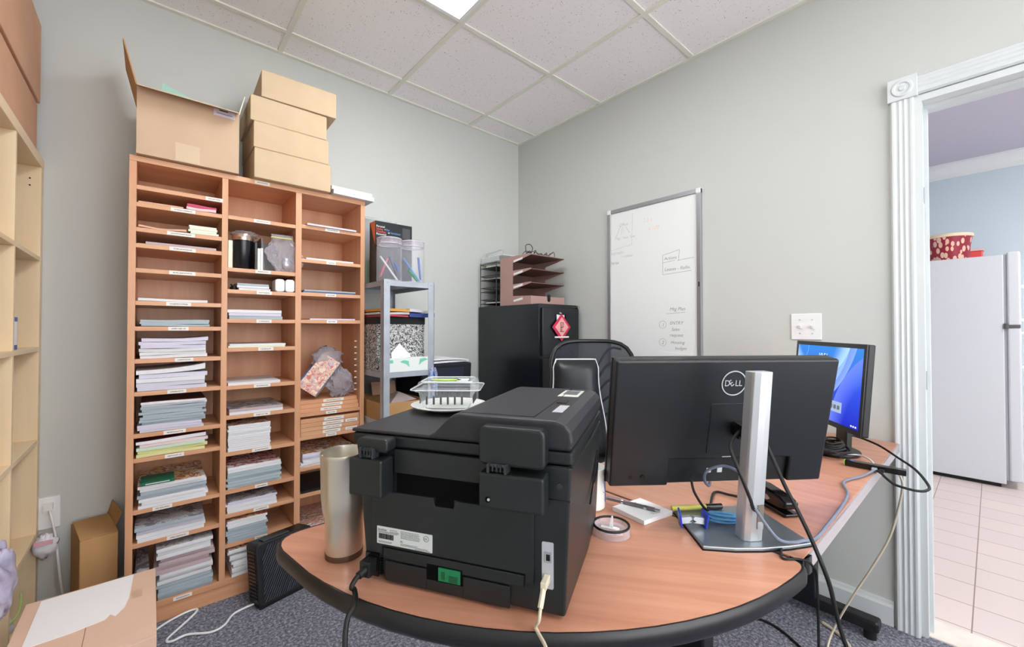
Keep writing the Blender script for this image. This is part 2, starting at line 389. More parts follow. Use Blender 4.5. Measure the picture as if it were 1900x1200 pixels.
# ------------------------------------------------------------------ pigeonhole bookcase
FY = -.30; BX0, BX1, BH = -2.276, -1.357, 1.834
bk = thing('pigeonhole_bookcase', 'tall orange-brown wooden bookcase with three columns of paper slots', 'bookcase', (-1.817, -.155, 0))
V = 'bookcase_wood'; H = 'bookcase_wood_h'; by = -.012
for x in (BX0, BX1 - .019 - .003):
    B().box(x, x + .022, FY, by, 0, BH - .022).build('side_panel', V, bk, bevel=.001)
B().box(BX0, BX1, FY - .001, by, BH - .022, BH).build('top_panel', H, bk, bevel=.001)
DIV = [(-1.980, -1.958), (-1.690, -1.664)]
for a, c in DIV: B().box(a, c, FY, by - .006, .085, BH - .022).build('divider', V, bk, bevel=.001)
B().box(BX0 + .022, BX1 - .022, by - .006, by, .05, BH - .022).build('back_panel', V, bk)
B().box(BX0 + .022, BX1 - .022, FY + .004, FY + .022, 0, .06).build('plinth', H, bk)
B().box(BX0 + .022, BX1 - .022, FY, by - .006, .06, .085).build('bottom_panel', H, bk, bevel=.001)
CX = [(BX0 + .022, -1.980), (-1.958, -1.690), (-1.664, BX1 - .022)]
SH = [[1.721, 1.654, 1.556, 1.494, 1.397, 1.27, 1.17, 1.043, .916, .754, .659, .46, .331],
      [1.656, 1.428, 1.333, 1.204, 1.078, .913, .784, .626, .463, .36, .232],
      [1.663, 1.499, 1.337, 1.205, .754, .643, .495, .369, .192]]
def label_mat():
    m, nt, p = node_mat('label_print'); tc = nt.nodes.new('ShaderNodeTexCoord'); sp = nt.nodes.new('ShaderNodeSeparateXYZ')
    n = nt.nodes.new('ShaderNodeTexNoise'); n.inputs['Scale'].default_value = 900; n.inputs['Detail'].default_value = 0
    nt.links.new(tc.outputs['Object'], n.inputs['Vector']); nt.links.new(tc.outputs['Generated'], sp.inputs[0])
    def mth(op, a, b):
        k = nt.nodes.new('ShaderNodeMath'); k.operation = op
        for i, q in enumerate((a, b)):
            if isinstance(q, (int, float)): k.inputs[i].default_value = q
            else: nt.links.new(q, k.inputs[i])
        return k.outputs[0]
    cz = mth('LESS_THAN', mth('ABSOLUTE', mth('SUBTRACT', sp.outputs[2], .5), 0), .16)
    cx = mth('LESS_THAN', mth('ABSOLUTE', mth('SUBTRACT', sp.outputs[0], .5), 0), .36)
    f = mth('MULTIPLY', mth('MULTIPLY', cz, cx), mth('GREATER_THAN', n.outputs['Fac'], .47))
    mx = nt.nodes.new('ShaderNodeMix'); mx.data_type = 'RGBA'; mx.inputs['A'].default_value = col((238, 234, 226)); mx.inputs['B'].default_value = col((120, 112, 108))
    nt.links.new(f, mx.inputs['Factor']); nt.links.new(mx.outputs['Result'], p.inputs['Base Color']); p.inputs['Roughness'].default_value = .5
label_mat()
LB = [{0: (.90, .06), 1: (.52, .08), 2: (.5, .09), 3: (.52, .085), 4: (.52, .085), 5: (.48, .08), 6: (.48, .065), 7: (.55, .06), 8: (.47, .06), 9: (.45, .07), 10: (.45, .06), 11: (.32, .06), 12: (.5, .07)},
      {0: (.48, .065), 1: (.5, .06), 2: (.52, .06), 3: (.52, .06), 4: (.55, .06), 5: (.5, .065), 6: (.5, .065), 7: (.5, .075), 8: (.5, .05), 9: (.5, .06), 10: (.5, .05)},
      {0: (.5, .07), 1: (.48, .045), 2: (.48, .05), 3: (.5, .05), 4: (.5, .05), 5: (.5, .05), 6: (.55, .08)}]
for c in range(3):
    x0, x1 = CX[c]
    for i, z in enumerate(SH[c]):
        o = B().box(x0, x1, FY + .001, by - .006, z - .017, z).build('shelf', H, bk, bevel=.0008)
        if i in LB[c]:
            f, wl = LB[c][i]; cx = x0 + (x1 - x0) * f
            B().box(cx - wl / 2, cx + wl / 2, FY - .0002, FY + .0012, z - .016, z - .001).build('shelf_label', 'label_print', o)
for x, z in ((-1.83, BH - .011), (-2.10, .0725)):
    B().box(x - .03, x + .03, FY - .0018, FY - .0006, z - .007, z + .007).build('shelf_label', 'label_print', bk)
b = B()
for k in range(9): b.cyl((BX1 - .022, FY + .05, .84 + k * .032), (BX1 - .034, FY + .05, .84 + k * .032), .0028, 8)
b.build('shelf_peg', 'white_plastic', bk)

# paper goods
def photo(name, base, cols, scale=26):
    m, nt, p = node_mat(name); tc = nt.nodes.new('ShaderNodeTexCoord')
    v = nt.nodes.new('ShaderNodeTexNoise'); v.inputs['Scale'].default_value = scale; v.inputs['Detail'].default_value = 3; v.inputs['Distortion'].default_value = 1.2
    cr = nt.nodes.new('ShaderNodeValToRGB'); e = cr.color_ramp.elements; n = len(cols) + 1
    e[0].position = .44; e[0].color = col(base); e[1].position = .47; e[1].color = col(cols[0])
    for i, c in enumerate(cols[1:]): k = e.new(.52 + .05 * i); k.color = col(c)
    nt.links.new(tc.outputs['Object'], v.inputs['Vector']); nt.links.new(v.outputs['Fac'], cr.inputs['Fac']); nt.links.new(cr.outputs['Color'], p.inputs['Base Color'])
    p.inputs['Roughness'].default_value = .35; return name
photo('cover_food', (236, 232, 228), [(196, 120, 60), (120, 60, 30), (232, 200, 150)], 24)
photo('cover_flower', (240, 238, 236), [(206, 70, 90), (70, 40, 40), (236, 190, 190)], 20)
photo('cover_grey', (198, 200, 206), [(158, 160, 164), (226, 226, 228), (130, 130, 136)], 22)
photo('cover_orange', (240, 230, 214), [(224, 130, 60), (190, 60, 40), (244, 220, 180)], 24)
photo('cover_pink', (236, 190, 196), [(188, 96, 160), (240, 210, 120), (60, 50, 50), (240, 232, 224)], 32)
photo('cover_floral', (244, 226, 206), [(220, 90, 110), (240, 214, 160), (190, 200, 230), (226, 120, 110)], 38)
mat('cover_dark', (104, 52, 50), .35); mat('cover_red', (150, 40, 48), .35); mat('cover_maroon', (120, 44, 44), .4); mat('cover_blue', (84, 122, 176), .4)
mat('cover_green', (12, 104, 78), .35); mat('edge_white', (232, 232, 234), .8); mat('edge_lilac', (216, 212, 226), .8); mat('edge_grey', (170, 182, 190), .8)
mat('edge_pink', (232, 204, 206), .8); mat('edge_green', (206, 226, 204), .8); mat('edge_yellow', (226, 222, 160), .8); mat('edge_cream', (232, 236, 214), .8); mat('edge_peach', (226, 180, 150), .8)
mat('edge_mauve', (196, 176, 180), .8); mat('pink', (204, 70, 104), .6); mat('edge_bluegrey', (176, 190, 196), .8)
POSN = [['first', 'second', 'third', 'fourth', 'fifth', 'sixth', 'seventh', 'eighth', 'ninth', 'tenth', 'eleventh', 'twelfth', 'thirteenth'], ['left', 'middle', 'right']]
ORD = ['first', 'second', 'third', 'fourth', 'fifth', 'sixth', 'seventh', 'eighth', 'ninth', 'tenth', 'eleventh', 'twelfth', 'thirteenth', 'fourteenth']
def where(c, i, n=None):
    if i < 0: return 'at the bottom of the %s column' % POSN[1][c]
    return 'on the %s %s-column shelf' % (POSN[0][i], POSN[1][c])
def pile(c, i, f0, f1, h, n, edges, cover, name='magazine', dp=.262, y=None, jit=.004, wave=.0, label='', front=0.0, coverlabel=None, curl=0):
    """n booklets, each an object of its own, on shelf i of column c"""
    x0, x1 = CX[c][0] + .003, CX[c][1] - .003; z = (SH[c][i] if i >= 0 else .085) + .0004
    wd = (f1 - f0) * (x1 - x0) - 2 * jit; cx = x0 + (x1 - x0) * (f0 + f1) / 2; cy = (FY + .004 - front) + dp / 2
    hh = h / n; wname = where(c, i); wshort = ('%s %s-column shelf' % (POSN[0][i], POSN[1][c])) if i >= 0 else 'bottom of the %s column' % POSN[1][c]
    for k in range(n):
        e = edges[min(len(edges) - 1, int(k * len(edges) / n))]; top = (k == n - 1)
        b = B(); b.slab(cx + rnd.uniform(-jit, jit), cy + rnd.uniform(-jit, jit) , wd + rnd.uniform(-jit, jit) * .6, dp, z + k * hh, hh * .93, rnd.uniform(-.02, .02) if jit > .002 else 0, wave, 0, curl if top else 0)
        nf = len(b.f)
        if top and cover:
            b.mi = [1 if (q < nf - 2 and q % 4 == 1) else 0 for q in range(nf)]
        o = b.build(name, [e, cover or e], None)
        if n == 1: tag(o, '%s %s' % (label, wname), name.replace('_', ' '))
        elif top: tag(o, '%s, topmost %s' % (coverlabel or label, wname), name.replace('_', ' '), 'pile ' + wname)
        else: tag(o, '%s, %s, %s' % (label, 'lowest' if k == 0 else ORD[n - 1 - k] + ' from top', wshort), name.replace('_', ' '), 'pile ' + wname)
    return z + h
# left column
pile(0, 1, .01, .55, .006, 1, ['edge_peach'], None, 'paper_sheet', label='thin pale brown paper')
pile(0, 1, .56, .96, .022, 2, ['edge_pink', 'pink'], 'pink', 'folder', label='pale pink folder', coverlabel='magenta red folder with a curled edge', wave=.003)
pile(0, 2, .01, .58, .006, 1, ['edge_peach'], None, 'paper_sheet', label='sagging peach coloured paper', wave=.008)
pile(0, 2, .59, .97, .036, 4, ['edge_cream'], None, 'card_pack', label='pale green pack of cards', dp=.2)
pile(0, 3, .08, .95, .010, 1, ['edge_mauve'], None, 'paper_sheet', label='greyish beige papers')
pile(0, 5, .0, .84, .010, 1, ['edge_white'], None, 'paper_sheet', label='thin white papers', wave=.002)
pile(0, 6, .02, .86, .026, 3, ['edge_bluegrey'], None, 'leaflet', label='blue-grey folded leaflets', wave=.003)
pile(0, 7, .03, .86, .078, 6, ['edge_white', 'edge_lilac'], 'edge_white', 'paper_bundle', label='white and lilac paper bundle', jit=.007, wave=.003, curl=.006, coverlabel='white paper bundle with a lifted corner')
pile(0, 8, .0, .84, .082, 5, ['edge_lilac', 'edge_white', 'edge_lilac', 'edge_white'], 'edge_white', 'paper_bundle', label='pale lilac and white paper bundle', jit=.005, wave=.002, curl=.02, coverlabel='white sheets tilted up to the right')
pile(0, 9, .02, .84, .118, 12, ['edge_lilac', 'edge_grey', 'edge_grey', 'edge_grey', 'edge_white'], 'cover_dark', 'magazine', label='blue-grey magazine', jit=.008, wave=.002, coverlabel='magazine with a dark brown cover')
pile(0, 10, .01, .86, .062, 5, ['edge_yellow', 'edge_green', 'edge_pink', 'edge_white'], 'cover_maroon', 'magazine', label='pastel-edged magazine', jit=.006, wave=.003, coverlabel='magazine with a dark red cover', curl=.006)
pile(0, 11, .03, .86, .088, 7, ['edge_white', 'edge_grey', 'edge_white'], 'cover_food', 'magazine', label='white magazine', jit=.006, coverlabel='magazine with a food photo on the cover')
pile(0, 12, .01, .86, .060, 4, ['edge_white', 'edge_lilac', 'edge_grey'], 'cover_grey', 'magazine', label='grey and white magazine', jit=.008, coverlabel='magazine with a grey pictured cover')
pile(0, -1, .22, .95, .205, 14, ['edge_grey', 'edge_white', 'edge_mauve', 'edge_white'], 'cover_grey', 'magazine', label='thick white and grey magazine', jit=.010, coverlabel='thick brochure with a printed grey cover')
pile(0, -1, .01, .18, .13, 5, ['edge_bluegrey', 'edge_white'], 'cover_grey', 'booklet', label='small narrow booklet', jit=.003, coverlabel='small narrow booklet with a printed cover')
o = B().box(-2.232, -2.13, FY - .004, FY + .10, .5495, .5615).build('card_pack', 'cover_green'); tag(o, 'dark green flat carton with a white fold on the magazines in the left column', 'carton')
B().box(-2.218, -2.145, FY - .0045, FY - .0035, .553, .556).build('white_fold', 'edge_white', o)
# middle column
pile(1, 2, .12, .62, .030, 3, ['edge_white', 'edge_bluegrey'], None, 'paper_bundle', label='white paper bundle beside the white adapters', dp=.24)
pile(1, 3, .0, .82, .042, 3, ['edge_bluegrey', 'edge_lilac', 'edge_white'], None, 'paper_bundle', label='pale blue-grey thick paper bundle', dp=.27)
pile(1, 4, .0, .87, .016, 2, ['edge_cream', 'edge_white'], None, 'paper_bundle', label='thin white cardstock', dp=.27)
pile(1, 5, .0, .80, .012, 1, ['edge_white'], None, 'paper_bundle', label='thin white papers')
pile(1, 6, .03, .84, .026, 2, ['edge_white', 'edge_mauve'], 'cover_grey', 'card_pack', label='white card pack with a printed top', jit=.002)
pile(1, 7, .01, .64, .112, 13, ['edge_white'], 'cover_food', 'booklet', label='small white booklet', jit=.002, coverlabel='small booklet with a brown food photo')
pile(1, 8, .0, .82, .094, 8, ['edge_bluegrey', 'edge_bluegrey', 'edge_white'], 'cover_flower', 'magazine', label='white magazine', jit=.004, coverlabel='magazine with a dark title and a pink flower')
pile(1, 9, .0, .76, .046, 5, ['edge_white', 'edge_lilac'], 'cover_grey', 'magazine', label='white and lilac magazine', jit=.005, coverlabel='magazine with a brown-grey cover')
pile(1, 10, .0, .60, .094, 9, ['edge_grey', 'edge_grey', 'edge_white'], 'cover_orange', 'booklet', label='white and grey booklet', jit=.004, coverlabel='booklet with orange and brown pictures')
pile(1, -1, .02, .9, .115, 9, ['edge_white'], 'cover_food', 'magazine', label='curling white magazine', jit=.012, wave=.004, coverlabel='magazine with a curled printed cover')
# right column
pile(2, 0, .06, .93, .009, 1, ['edge_lilac'], None, 'paper_bundle', label='lilac-white papers sticking out over the edge', front=.015, dp=.25)
pile(2, 1, .06, .9, .008, 1, ['edge_white'], None, 'paper_bundle', label='thin white papers')
pile(2, 2, .02, .93, .014, 2, ['cover_blue', 'edge_bluegrey'], 'cover_blue', 'folder', label='blue folder', dp=.26, coverlabel='blue folder with pale papers')
pile(2, 3, .12, .93, .007, 1, ['edge_lilac'], None, 'paper_bundle', label='small white papers')
pile(2, 6, .0, .95, .060, 6, ['edge_white', 'edge_lilac'], 'cover_food', 'magazine', label='white magazine', jit=.006, wave=.003, coverlabel='brown-covered magazine in torn plastic wrap')
pile(2, 7, .0, .8, .012, 1, ['black_plastic'], None, 'folder', label='thin black folder')
pile(2, 8, .0, .9, .014, 1, ['cover_pink'], None, 'magazine', label='magazine with purple and yellow picture squares', dp=.27)
# loose spare shelves with stuck-on name strips
for k in range(4):
    o = B().box(CX[2][0] + .002, CX[2][1] - .002, FY + .002 + .001 * (k % 2), by - .03, .6435 + k * .0206, .6435 + k * .0206 + .0196).build('loose_shelf', H, bevel=.0006)
    tag(o, 'spare shelf board, %s in the lower pack in the right column' % ('lowest', 'second from the bottom', 'third from the bottom', 'topmost')[k], 'shelf board', 'lower pack of spare shelves')
    wl = (.085, .09, .10, .095)[k]
    B().box(-1.52 - wl / 2 + .004 * k, -1.52 + wl / 2 + .004 * k, FY + .0004, FY + .0022, .6445 + k * .0206, .660 + k * .0206).build('name_strip', 'label_print', o)
    if k in (0, 2): B().box(-1.452, -1.392, FY + .0004, FY + .0022, .6445 + k * .0206, .659 + k * .0206).build('name_strip', 'label_print', o)
for k in range(3):
    o = B().box(CX[2][0] + .002, CX[2][1] - .002, FY + .012 + .012 * k, by - .03, .7545 + k * .0186, .7545 + k * .0186 + .0180).build('loose_shelf', H, bevel=.0006)
    tag(o, 'spare wooden shelf board, %s in the upper pack under the bagged magazines' % ('lowest', 'middle one', 'topmost')[k], 'shelf board', 'upper pack of spare shelves')
    B().box(-1.57 + .01 * k, -1.47 + .01 * k, FY + .0105 + .012 * k, FY + .0125 + .012 * k, .756 + k * .0186, .770 + k * .0186).build('name_strip', 'label_print', o)

# bagged magazines leaning in the right column
ctr = Vector((-1.57, FY + .055, .925)); ang = R(52)
ux = Vector((math.cos(ang), 0, math.sin(ang))); uy = Vector((-math.sin(ang) * .75, .45, math.cos(ang) * .75)).normalized()
F1 = frame((-1.578, FY + .06, .816), ux, uy)
def lean(name, label, x0, x1, y0, y1, z0, z1, ms, mi_front):
    b = B(F1).box(x0, x1, y0, y1, z0, z1); b.mi = [0, 1, 0, 0, 0, 0]
    return tag(b.build(name, ms), label, 'magazine', 'magazines in the clear bag')
Z0 = F1.to_3x3() @ Vector((0, 0, 1))
sg = 1 if Z0.y < 0 else -1
lean('magazine', 'thick floral-covered magazine bundle leaning in a clear bag in the right column', 0, .20, -.0, .10, -.004 * 0, sg * .036, ['edge_bluegrey', 'cover_floral'], 1)
lean('magazine', 'magazine with a blue cover behind the floral one in the clear bag', .01, .205, .05, .118, -sg * .012, -sg * .002, ['cover_blue', 'cover_blue'], 1)
def crumple(c, r, sc, seed, n=20):
    rr = random.Random(seed); ph = [(rr.randint(2, 5), rr.uniform(2, 5), rr.uniform(0, 6)) for _ in range(5)]; hf = [(rr.randint(6, 11), rr.uniform(5, 9), rr.uniform(0, 6)) for _ in range(5)]
    def fn(u, v):
        a = u * 2 * math.pi; t = (v - .5) * math.pi
        k = 1 + .16 * sum(math.sin(p * a + q * t * 2 + s) for p, q, s in ph) / 2.0 + .07 * sum(abs(math.sin(p * a + q * t * 2 + s)) for p, q, s in hf) - .2
        return (c[0] + sc[0] * r * k * math.cos(t) * math.cos(a), c[1] + sc[1] * r * k * math.cos(t) * math.sin(a), c[2] + sc[2] * r * k * math.sin(t))
    return fn
b = B(); b.grid(crumple((-1.462, FY + .055, .885), .09, (.72, .5, .72), 3), 22, 14); b.grid(crumple((-1.515, FY + .10, 1.005), .09, (.8, .4, .65), 5), 18, 10)
tag(b.build('plastic_bag', 'dark_wrap', smooth=True), 'crumpled clear plastic bag beside the leaning magazines in the right column', 'bag')

# second shelf of the middle column: tumbler, notebooks, zip bag
zs = 1.4284
t = thing('travel_tumbler', 'black travel tumbler with a steel rim on the middle column shelf', 'tumbler', (-1.895, FY + .055, zs))
B().lathe([(.028, 0), (.031, .004), (.041, .128), (.041, .130)], (-1.895, FY + .055, zs), 36).build('cup', mat('tumbler_black', (16, 18, 24), .25), t, smooth=True)
B().lathe([(.0415, .130), (.0425, .134), (.043, .156), (.041, .159), (.020, .160)], (-1.895, FY + .055, zs), 36).build('steel_rim', mat('copper_steel', (214, 190, 176), .2, .9), t, smooth=True)
b = B(); b.grid(crumple((-1.89, FY + .06, zs + .160), .048, (1.0, .9, .36), 9), 30, 12)
tag(b.build('plastic_wrap', 'clear_plastic', smooth='all'), 'piece of clear plastic wrap lying over the black tumbler', 'plastic wrap')
o = B().box(-1.9555, -1.9395, FY + .01, FY + .16, zs, zs + .12).build('notepad', 'edge_cream', bevel=.001); tag(o, 'pale notepad standing at the left of the black tumbler', 'notepad')
t = thing('spiral_notebook', 'narrow spiral notebook standing right of the black tumbler', 'notebook', (-1.849, FY + .09, zs))
B().box(-1.852, -1.847, FY + .022, FY + .16, zs, zs + .13).build('cover', mat('nb_dark', (40, 44, 60), .5), t)
b = B()
for k in range(22): b.tube([(-1.8495 + .0045 * math.cos(q * .9), FY + .020 + .0045 * math.sin(q * .9), zs + .004 + k * .0056) for q in range(7)], .0009, 5, closed=True, smooth=False)
b.build('wire_spiral', 'silver', t)
for k in range(2):
    t = thing('booklet', 'slim white booklet standing upright %s the spiral notebook' % ('next to' if k == 0 else 'one further right from'), 'booklet', (-1.838 + k * .012, FY + .08, zs))
    B().box(-1.843 + k * .011, -1.834 + k * .011, FY + .012, FY + .13, zs, zs + .098 + .003 * k).build('pages', 'edge_white', t, bevel=.001)
    B().box(-1.8442 + k * .011, -1.8432 + k * .011, FY + .012, FY + .13, zs, zs + .099).build('cover', 'edge_cream', t)
o = B().hexa([(-1.822, FY + .03, zs), (-1.812, FY + .03, zs), (-1.812, FY + .19, zs), (-1.822, FY + .19, zs)], [(-1.828, FY + .03, zs + .15), (-1.822, FY + .03, zs + .15), (-1.822, FY + .19, zs + .15), (-1.828, FY + .19, zs + .15)]).box(-1.82, -1.74, FY + .10, FY + .106, zs, zs + .14).build('folder', mat('grey_card', (110, 108, 108), .6)); tag(o, 'grey folder standing behind the zip bag in the middle column', 'folder')
def zipbag(u, v):
    w = .042 + .030 * math.sin(math.pi * min(1, v * 1.15)) if v < .8 else .046
    cx = -1.745 + .028 * (1 - v)
    th = .020 * math.sin(math.pi * min(v, .95)) ** .6 + .001
    a = u * 2 * math.pi
    k = 1 + .14 * math.sin(5 * a + v * 9) + .08 * math.sin(9 * a - v * 14)
    return (cx + w * math.cos(a) * (k if v < .85 else 1), FY + .028 + th * math.sin(a) * k - .012 * (v > .8) * (v - .8) * 5, zs + .001 + v * .172)
t = thing('zip_bag', 'clear zip bag with a yellow seal standing in the middle column', 'bag', (-1.74, FY + .03, zs))
B().grid(zipbag, 28, 16).build('bag', 'zip_bag', t, smooth=True)
b = B(); b.tube([(-1.792, FY + .006, zs + .157), (-1.75, FY + .003, zs + .156), (-1.706, FY + .006, zs + .157)], .0028, 6).build('zip_seal', mat('yellow_seal', (222, 214, 120), .4), t)
B().grid(crumple((-1.722, FY + .032, zs + .045), .024, (.8, .4, 1.2), 12), 14, 10).build('contents', mat('foil', (190, 190, 198), .2, .6), t, smooth='all')
for k in range(2):
    xx = -1.7745 + .0425 * k
    t = thing('power_adapter', 'rounded white plastic adapter on the third shelf, %s one of two' % ('left' if k == 0 else 'right'), 'adapter', (xx + .02, FY + .04, 1.3334))
    b = B(); b.prism(rrect(xx, xx + .0395, 1.3338, 1.3928, .012), FY + .002, FY + .075, 'y'); b.build('case', 'white_plastic', t, bevel=.004, seg=3)
    B().prism(rrect(xx + .003, xx + .0365, 1.337, 1.3898, .01), FY + .0755, FY + .085, 'y').build('end_cap', mat('grey_cap', (150, 152, 156), .5), t)
b = B(); rr = random.Random(4)
b.tube([(-1.80 + rr.uniform(-.015, .012), FY + .02 + rr.uniform(-.01, .03), 1.337 + rr.uniform(0, .02)) for _ in range(12)], .0018, 6)
b.cyl((-1.93, FY + .03, 1.336), (-1.93, FY + .03, 1.35), .012, 12)
b.tube([(-1.945 + rr.uniform(0, .03), FY + .02 + rr.uniform(-.0, .04), 1.336 + rr.uniform(0, .028)) for _ in range(14)], .002, 6)
tag(b.build('cable_bundle', 'rubber', smooth=True), 'tangled thin black cable by the white adapters', 'cable')
# ------------------------------------------------------------------ on top of the bookcase
T0 = BH + .0005
t = thing('open_carton', 'large open cardboard carton with raised flaps on top of the bookcase', 'box', (-2.09, -.18, T0))
x0, x1, y0, y1, z0, z1, q = -2.256, -1.924, -.345, -.03, T0 + .002, 2.10, .004
B().box(x0, x1, y0 + .02, y1, z0, z0 + q).box(x0, x0 + q, y0 + .02, y1, z0 + q, z1).box(x1 - q, x1, y0 + .02, y1, z0 + q, z1).box(x0, x1, y1 - q, y1, z0 + q, z1 - .001).box(x0 + q, x1 - q, y0 + .02, y0 + .02 + q, z0 + q, z1).build('carton_body', 'cardboard_pale', t)
B().hexa([(x0 - .003, y0 + .02, z1), (x0 + .001, y0 + .02, z1), (x0 + .001, y1 - .02, z1), (x0 - .003, y1 - .02, z1)], [(x0 - .042, y0 + .03, z1 + .165), (x0 - .038, y0 + .03, z1 + .165), (x0 - .038, y1 - .03, z1 + .165), (x0 - .042, y1 - .03, z1 + .165)]).build('carton_flap', 'cardboard_kraft', t)
# front flap folded out over the front wall, catching light below its edge
B().hexa([(x0 + .003, y0 - .050, z1 - .031), (x1 - .003, y0 - .050, z1 - .031), (x1 - .003, y0 + .022, z1 + .0005), (x0 + .003, y0 + .022, z1 + .0005)], [(x0 + .003, y0 - .050, z1 - .027), (x1 - .003, y0 - .050, z1 - .027), (x1 - .003, y0 + .022, z1 + .0045), (x0 + .003, y0 + .022, z1 + .0045)]).build('carton_flap', 'cardboard_pale', t)
B().hexa([(x1 - .001, y0 + .04, z1), (x1 + .003, y0 + .04, z1), (x1 + .003, y0 + .2, z1), (x1 - .001, y0 + .2, z1)], [(x1 + .024, y0 + .06, z1 + .10), (x1 + .028, y0 + .06, z1 + .10), (x1 + .028, y0 + .16, z1 + .10), (x1 + .024, y0 + .16, z1 + .10)]).build('carton_flap', 'edge_cream', t)
B().box(-2.14, -2.06, y0 + .0192, y0 + .0202, z0 + .002, z0 + .075).build('tape_strip', mat('tape', (212, 186, 156), .3), t)
o = B().box(-2.015, -1.94, y0 + .0185, y0 + .0198, z1 - .035, z1 - .004).build('shipping_label', mat('label_lilac', (224, 216, 232), .5), t)
B().box(-1.995, -1.965, y0 + .0175, y0 + .0184, z1 - .012, z1 - .008).box(-2.005, -1.95, y0 + .0175, y0 + .0184, z1 - .024, z1 - .0225).build('print_bars', mat('ink', (50, 46, 60), .6), o)
b = B(); b.hexa([(-2.20, -.27, 1.95), (-2.09, -.27, 1.95), (-2.085, -.264, 1.95), (-2.195, -.264, 1.95)], [(-2.18, -.27, z1 + .062), (-2.085, -.27, z1 + .028), (-2.08, -.262, z1 + .028), (-2.175, -.262, z1 + .062)])
tag(b.build('acrylic_sheet', mat('green_glass', (168, 204, 188), .15)), 'pale green acrylic sheet sticking out of the open carton', 'sheet')
b = B(M=None)
def kraft(name, x0, x1, y0, y1, z0, z1, rz, label, tape=None):
    t = thing(name, label, 'box', ((x0 + x1) / 2, (y0 + y1) / 2, z0), rz, 'flat cartons stacked on the bookcase')
    a, d = (x1 - x0) / 2, (y1 - y0) / 2; h = z1 - z0
    B().box(-a, a, -d, d, 0, h - .004).build('carton_body', 'cardboard', t, local=True, bevel=.003)
    B().box(-a + .002, a - .002, -d + .002, d - .002, h - .0039, h - .0005).build('carton_lid', 'cardboard', t, local=True, bevel=.001)
kraft('flat_carton', -1.868, -1.542, -.335, -.03, T0, 1.969, 0, 'flat brown carton on the bookcase, lowest of the stack of four')
kraft('flat_carton', -1.872, -1.552, -.333, -.04, 1.970, 2.088, R(.4), 'flat brown carton, second from the bottom of the stack of four')
kraft('flat_carton', -1.882, -1.560, -.330, -.04, 2.089, 2.204, R(-.4), 'flat brown carton, third from the bottom of the stack of four')
kraft('flat_carton', -1.838, -1.515, -.335, -.05, 2.2065, 2.330, R(-1.5), 'flat brown carton on top of the stack of four, shifted right')
for k, (zz, h, xx) in enumerate(((0, .02, 0), (.0205, .017, -.01))):
    b = B(); b.slab(-1.428 + xx, -.205, .208, .255, T0 + zz, h, R(2))
    tag(b.build('paper_bundle', 'edge_white'), 'white paper bundle at the right end of the bookcase top, %s of two' % ('lower' if k == 0 else 'upper'), 'paper bundle', 'paper bundles on the bookcase top')

# ------------------------------------------------------------------ birch cube shelf at the left
UX = -2.535; UD = .385; UB = UX - UD; SP = .362
us = thing('cube_shelf_unit', 'tall pale birch cube shelf unit along the left wall', 'shelf unit', (UX - UD / 2, -.80, 0))
UY0 = -.045 - 4 * SP - .04
B().box(UB, UX, -.045, -.004, 0, 1.79).build('side_panel', 'birch', us, bevel=.001)
B().box(UB, UX, UY0, UY0 + .04, 0, 1.79).build('side_panel', 'birch', us, bevel=.001)
B().box(UB, UX + .001, UY0 - .001, -.003, 1.79, 1.828).build('top_panel', 'birch_h', us, bevel=.001)
B().box(UB, UX, UY0 + .04, -.045, 0, .035).build('bottom_panel', 'birch_h', us, bevel=.001)
ZU = [.37, .732, 1.09, 1.44]
for z in ZU: B().box(UB, UX - .001, UY0 + .04, -.045, z - .016, z).build('shelf', 'birch_h', us, bevel=.0008)
zz = [.035] + ZU + [1.806]
for k in range(1, 4):
    y = -.045 - k * SP - (.03 if k == 1 else 0)
    for i in range(5): B().box(UB, UX - .001, y - .009, y + .009, zz[i], zz[i + 1] - .016).build('divider', 'birch', us, bevel=.0008)
b = B()
for dy in (.0,):
    for z in (1.742, 1.715): b.cyl((UX - .03, -.0452, z), (UX - .03, -.0462, z), .003, 8)
b.build('pin_hole', 'black_plastic', us)
for k, (z0_, z1_, y0_, y1_, s) in enumerate(((1.829, 2.022, -.62, -.085, 'lower'), (2.026, 2.335, -.66, -.075, 'upper'))):
    t = thing('moving_carton', 'big brown carton on top of the birch shelf unit, %s of two' % s, 'box', (UX - .17, (y0_ + y1_) / 2, z0_), 0, 'cartons on the birch shelf unit')
    B().box(UX - .36, UX - .008 + .006 * k, y0_, y1_, z0_, z1_ - .004).build('carton_body', 'cardboard_dark', t, bevel=.003)
    B().box(UX - .358, UX - .010 + .006 * k, y0_ + .002, y1_ - .002, z1_ - .0039, z1_).build('carton_lid', 'cardboard_dark', t)
mat('binder_blue', (20, 70, 170), .4)
t = thing('storage_file', 'blue file box with a white spine label on the birch shelf', 'file box', (UX - .12, -.34, 1.0905))
B().box(UX - .25, UX - .012, -.385, -.315, 1.0905, 1.2).build('file_body', 'binder_blue', t, bevel=.002)
B().box(UX - .0121, UX - .011, -.372, -.326, 1.107, 1.185).build('spine_label', 'paper', t)
b = B(); b.hexa([(UX - .2, -.418, 1.0905), (UX - .03, -.418, 1.0905), (UX - .03, -.400, 1.0905), (UX - .2, -.400, 1.0905)], [(UX - .2, -.372, 1.33), (UX - .03, -.372, 1.33), (UX - .03, -.355, 1.34), (UX - .2, -.355, 1.34)])
tag(b.build('folder', 'binder_blue'), 'dark blue folder leaning behind the blue file box', 'folder')
o = B().box(UX - .22, UX - .05, -.34, -.31, .3705, .49).build('file', mat('orange_file', (232, 176, 130), .6)); tag(o, 'orange file standing in the birch unit above the hanging plastic bag', 'file')
b = B(); b.grid(crumple((UX + .035, -.765, .50), .07, (.4, 1.0, 1.2), 21), 30, 20)
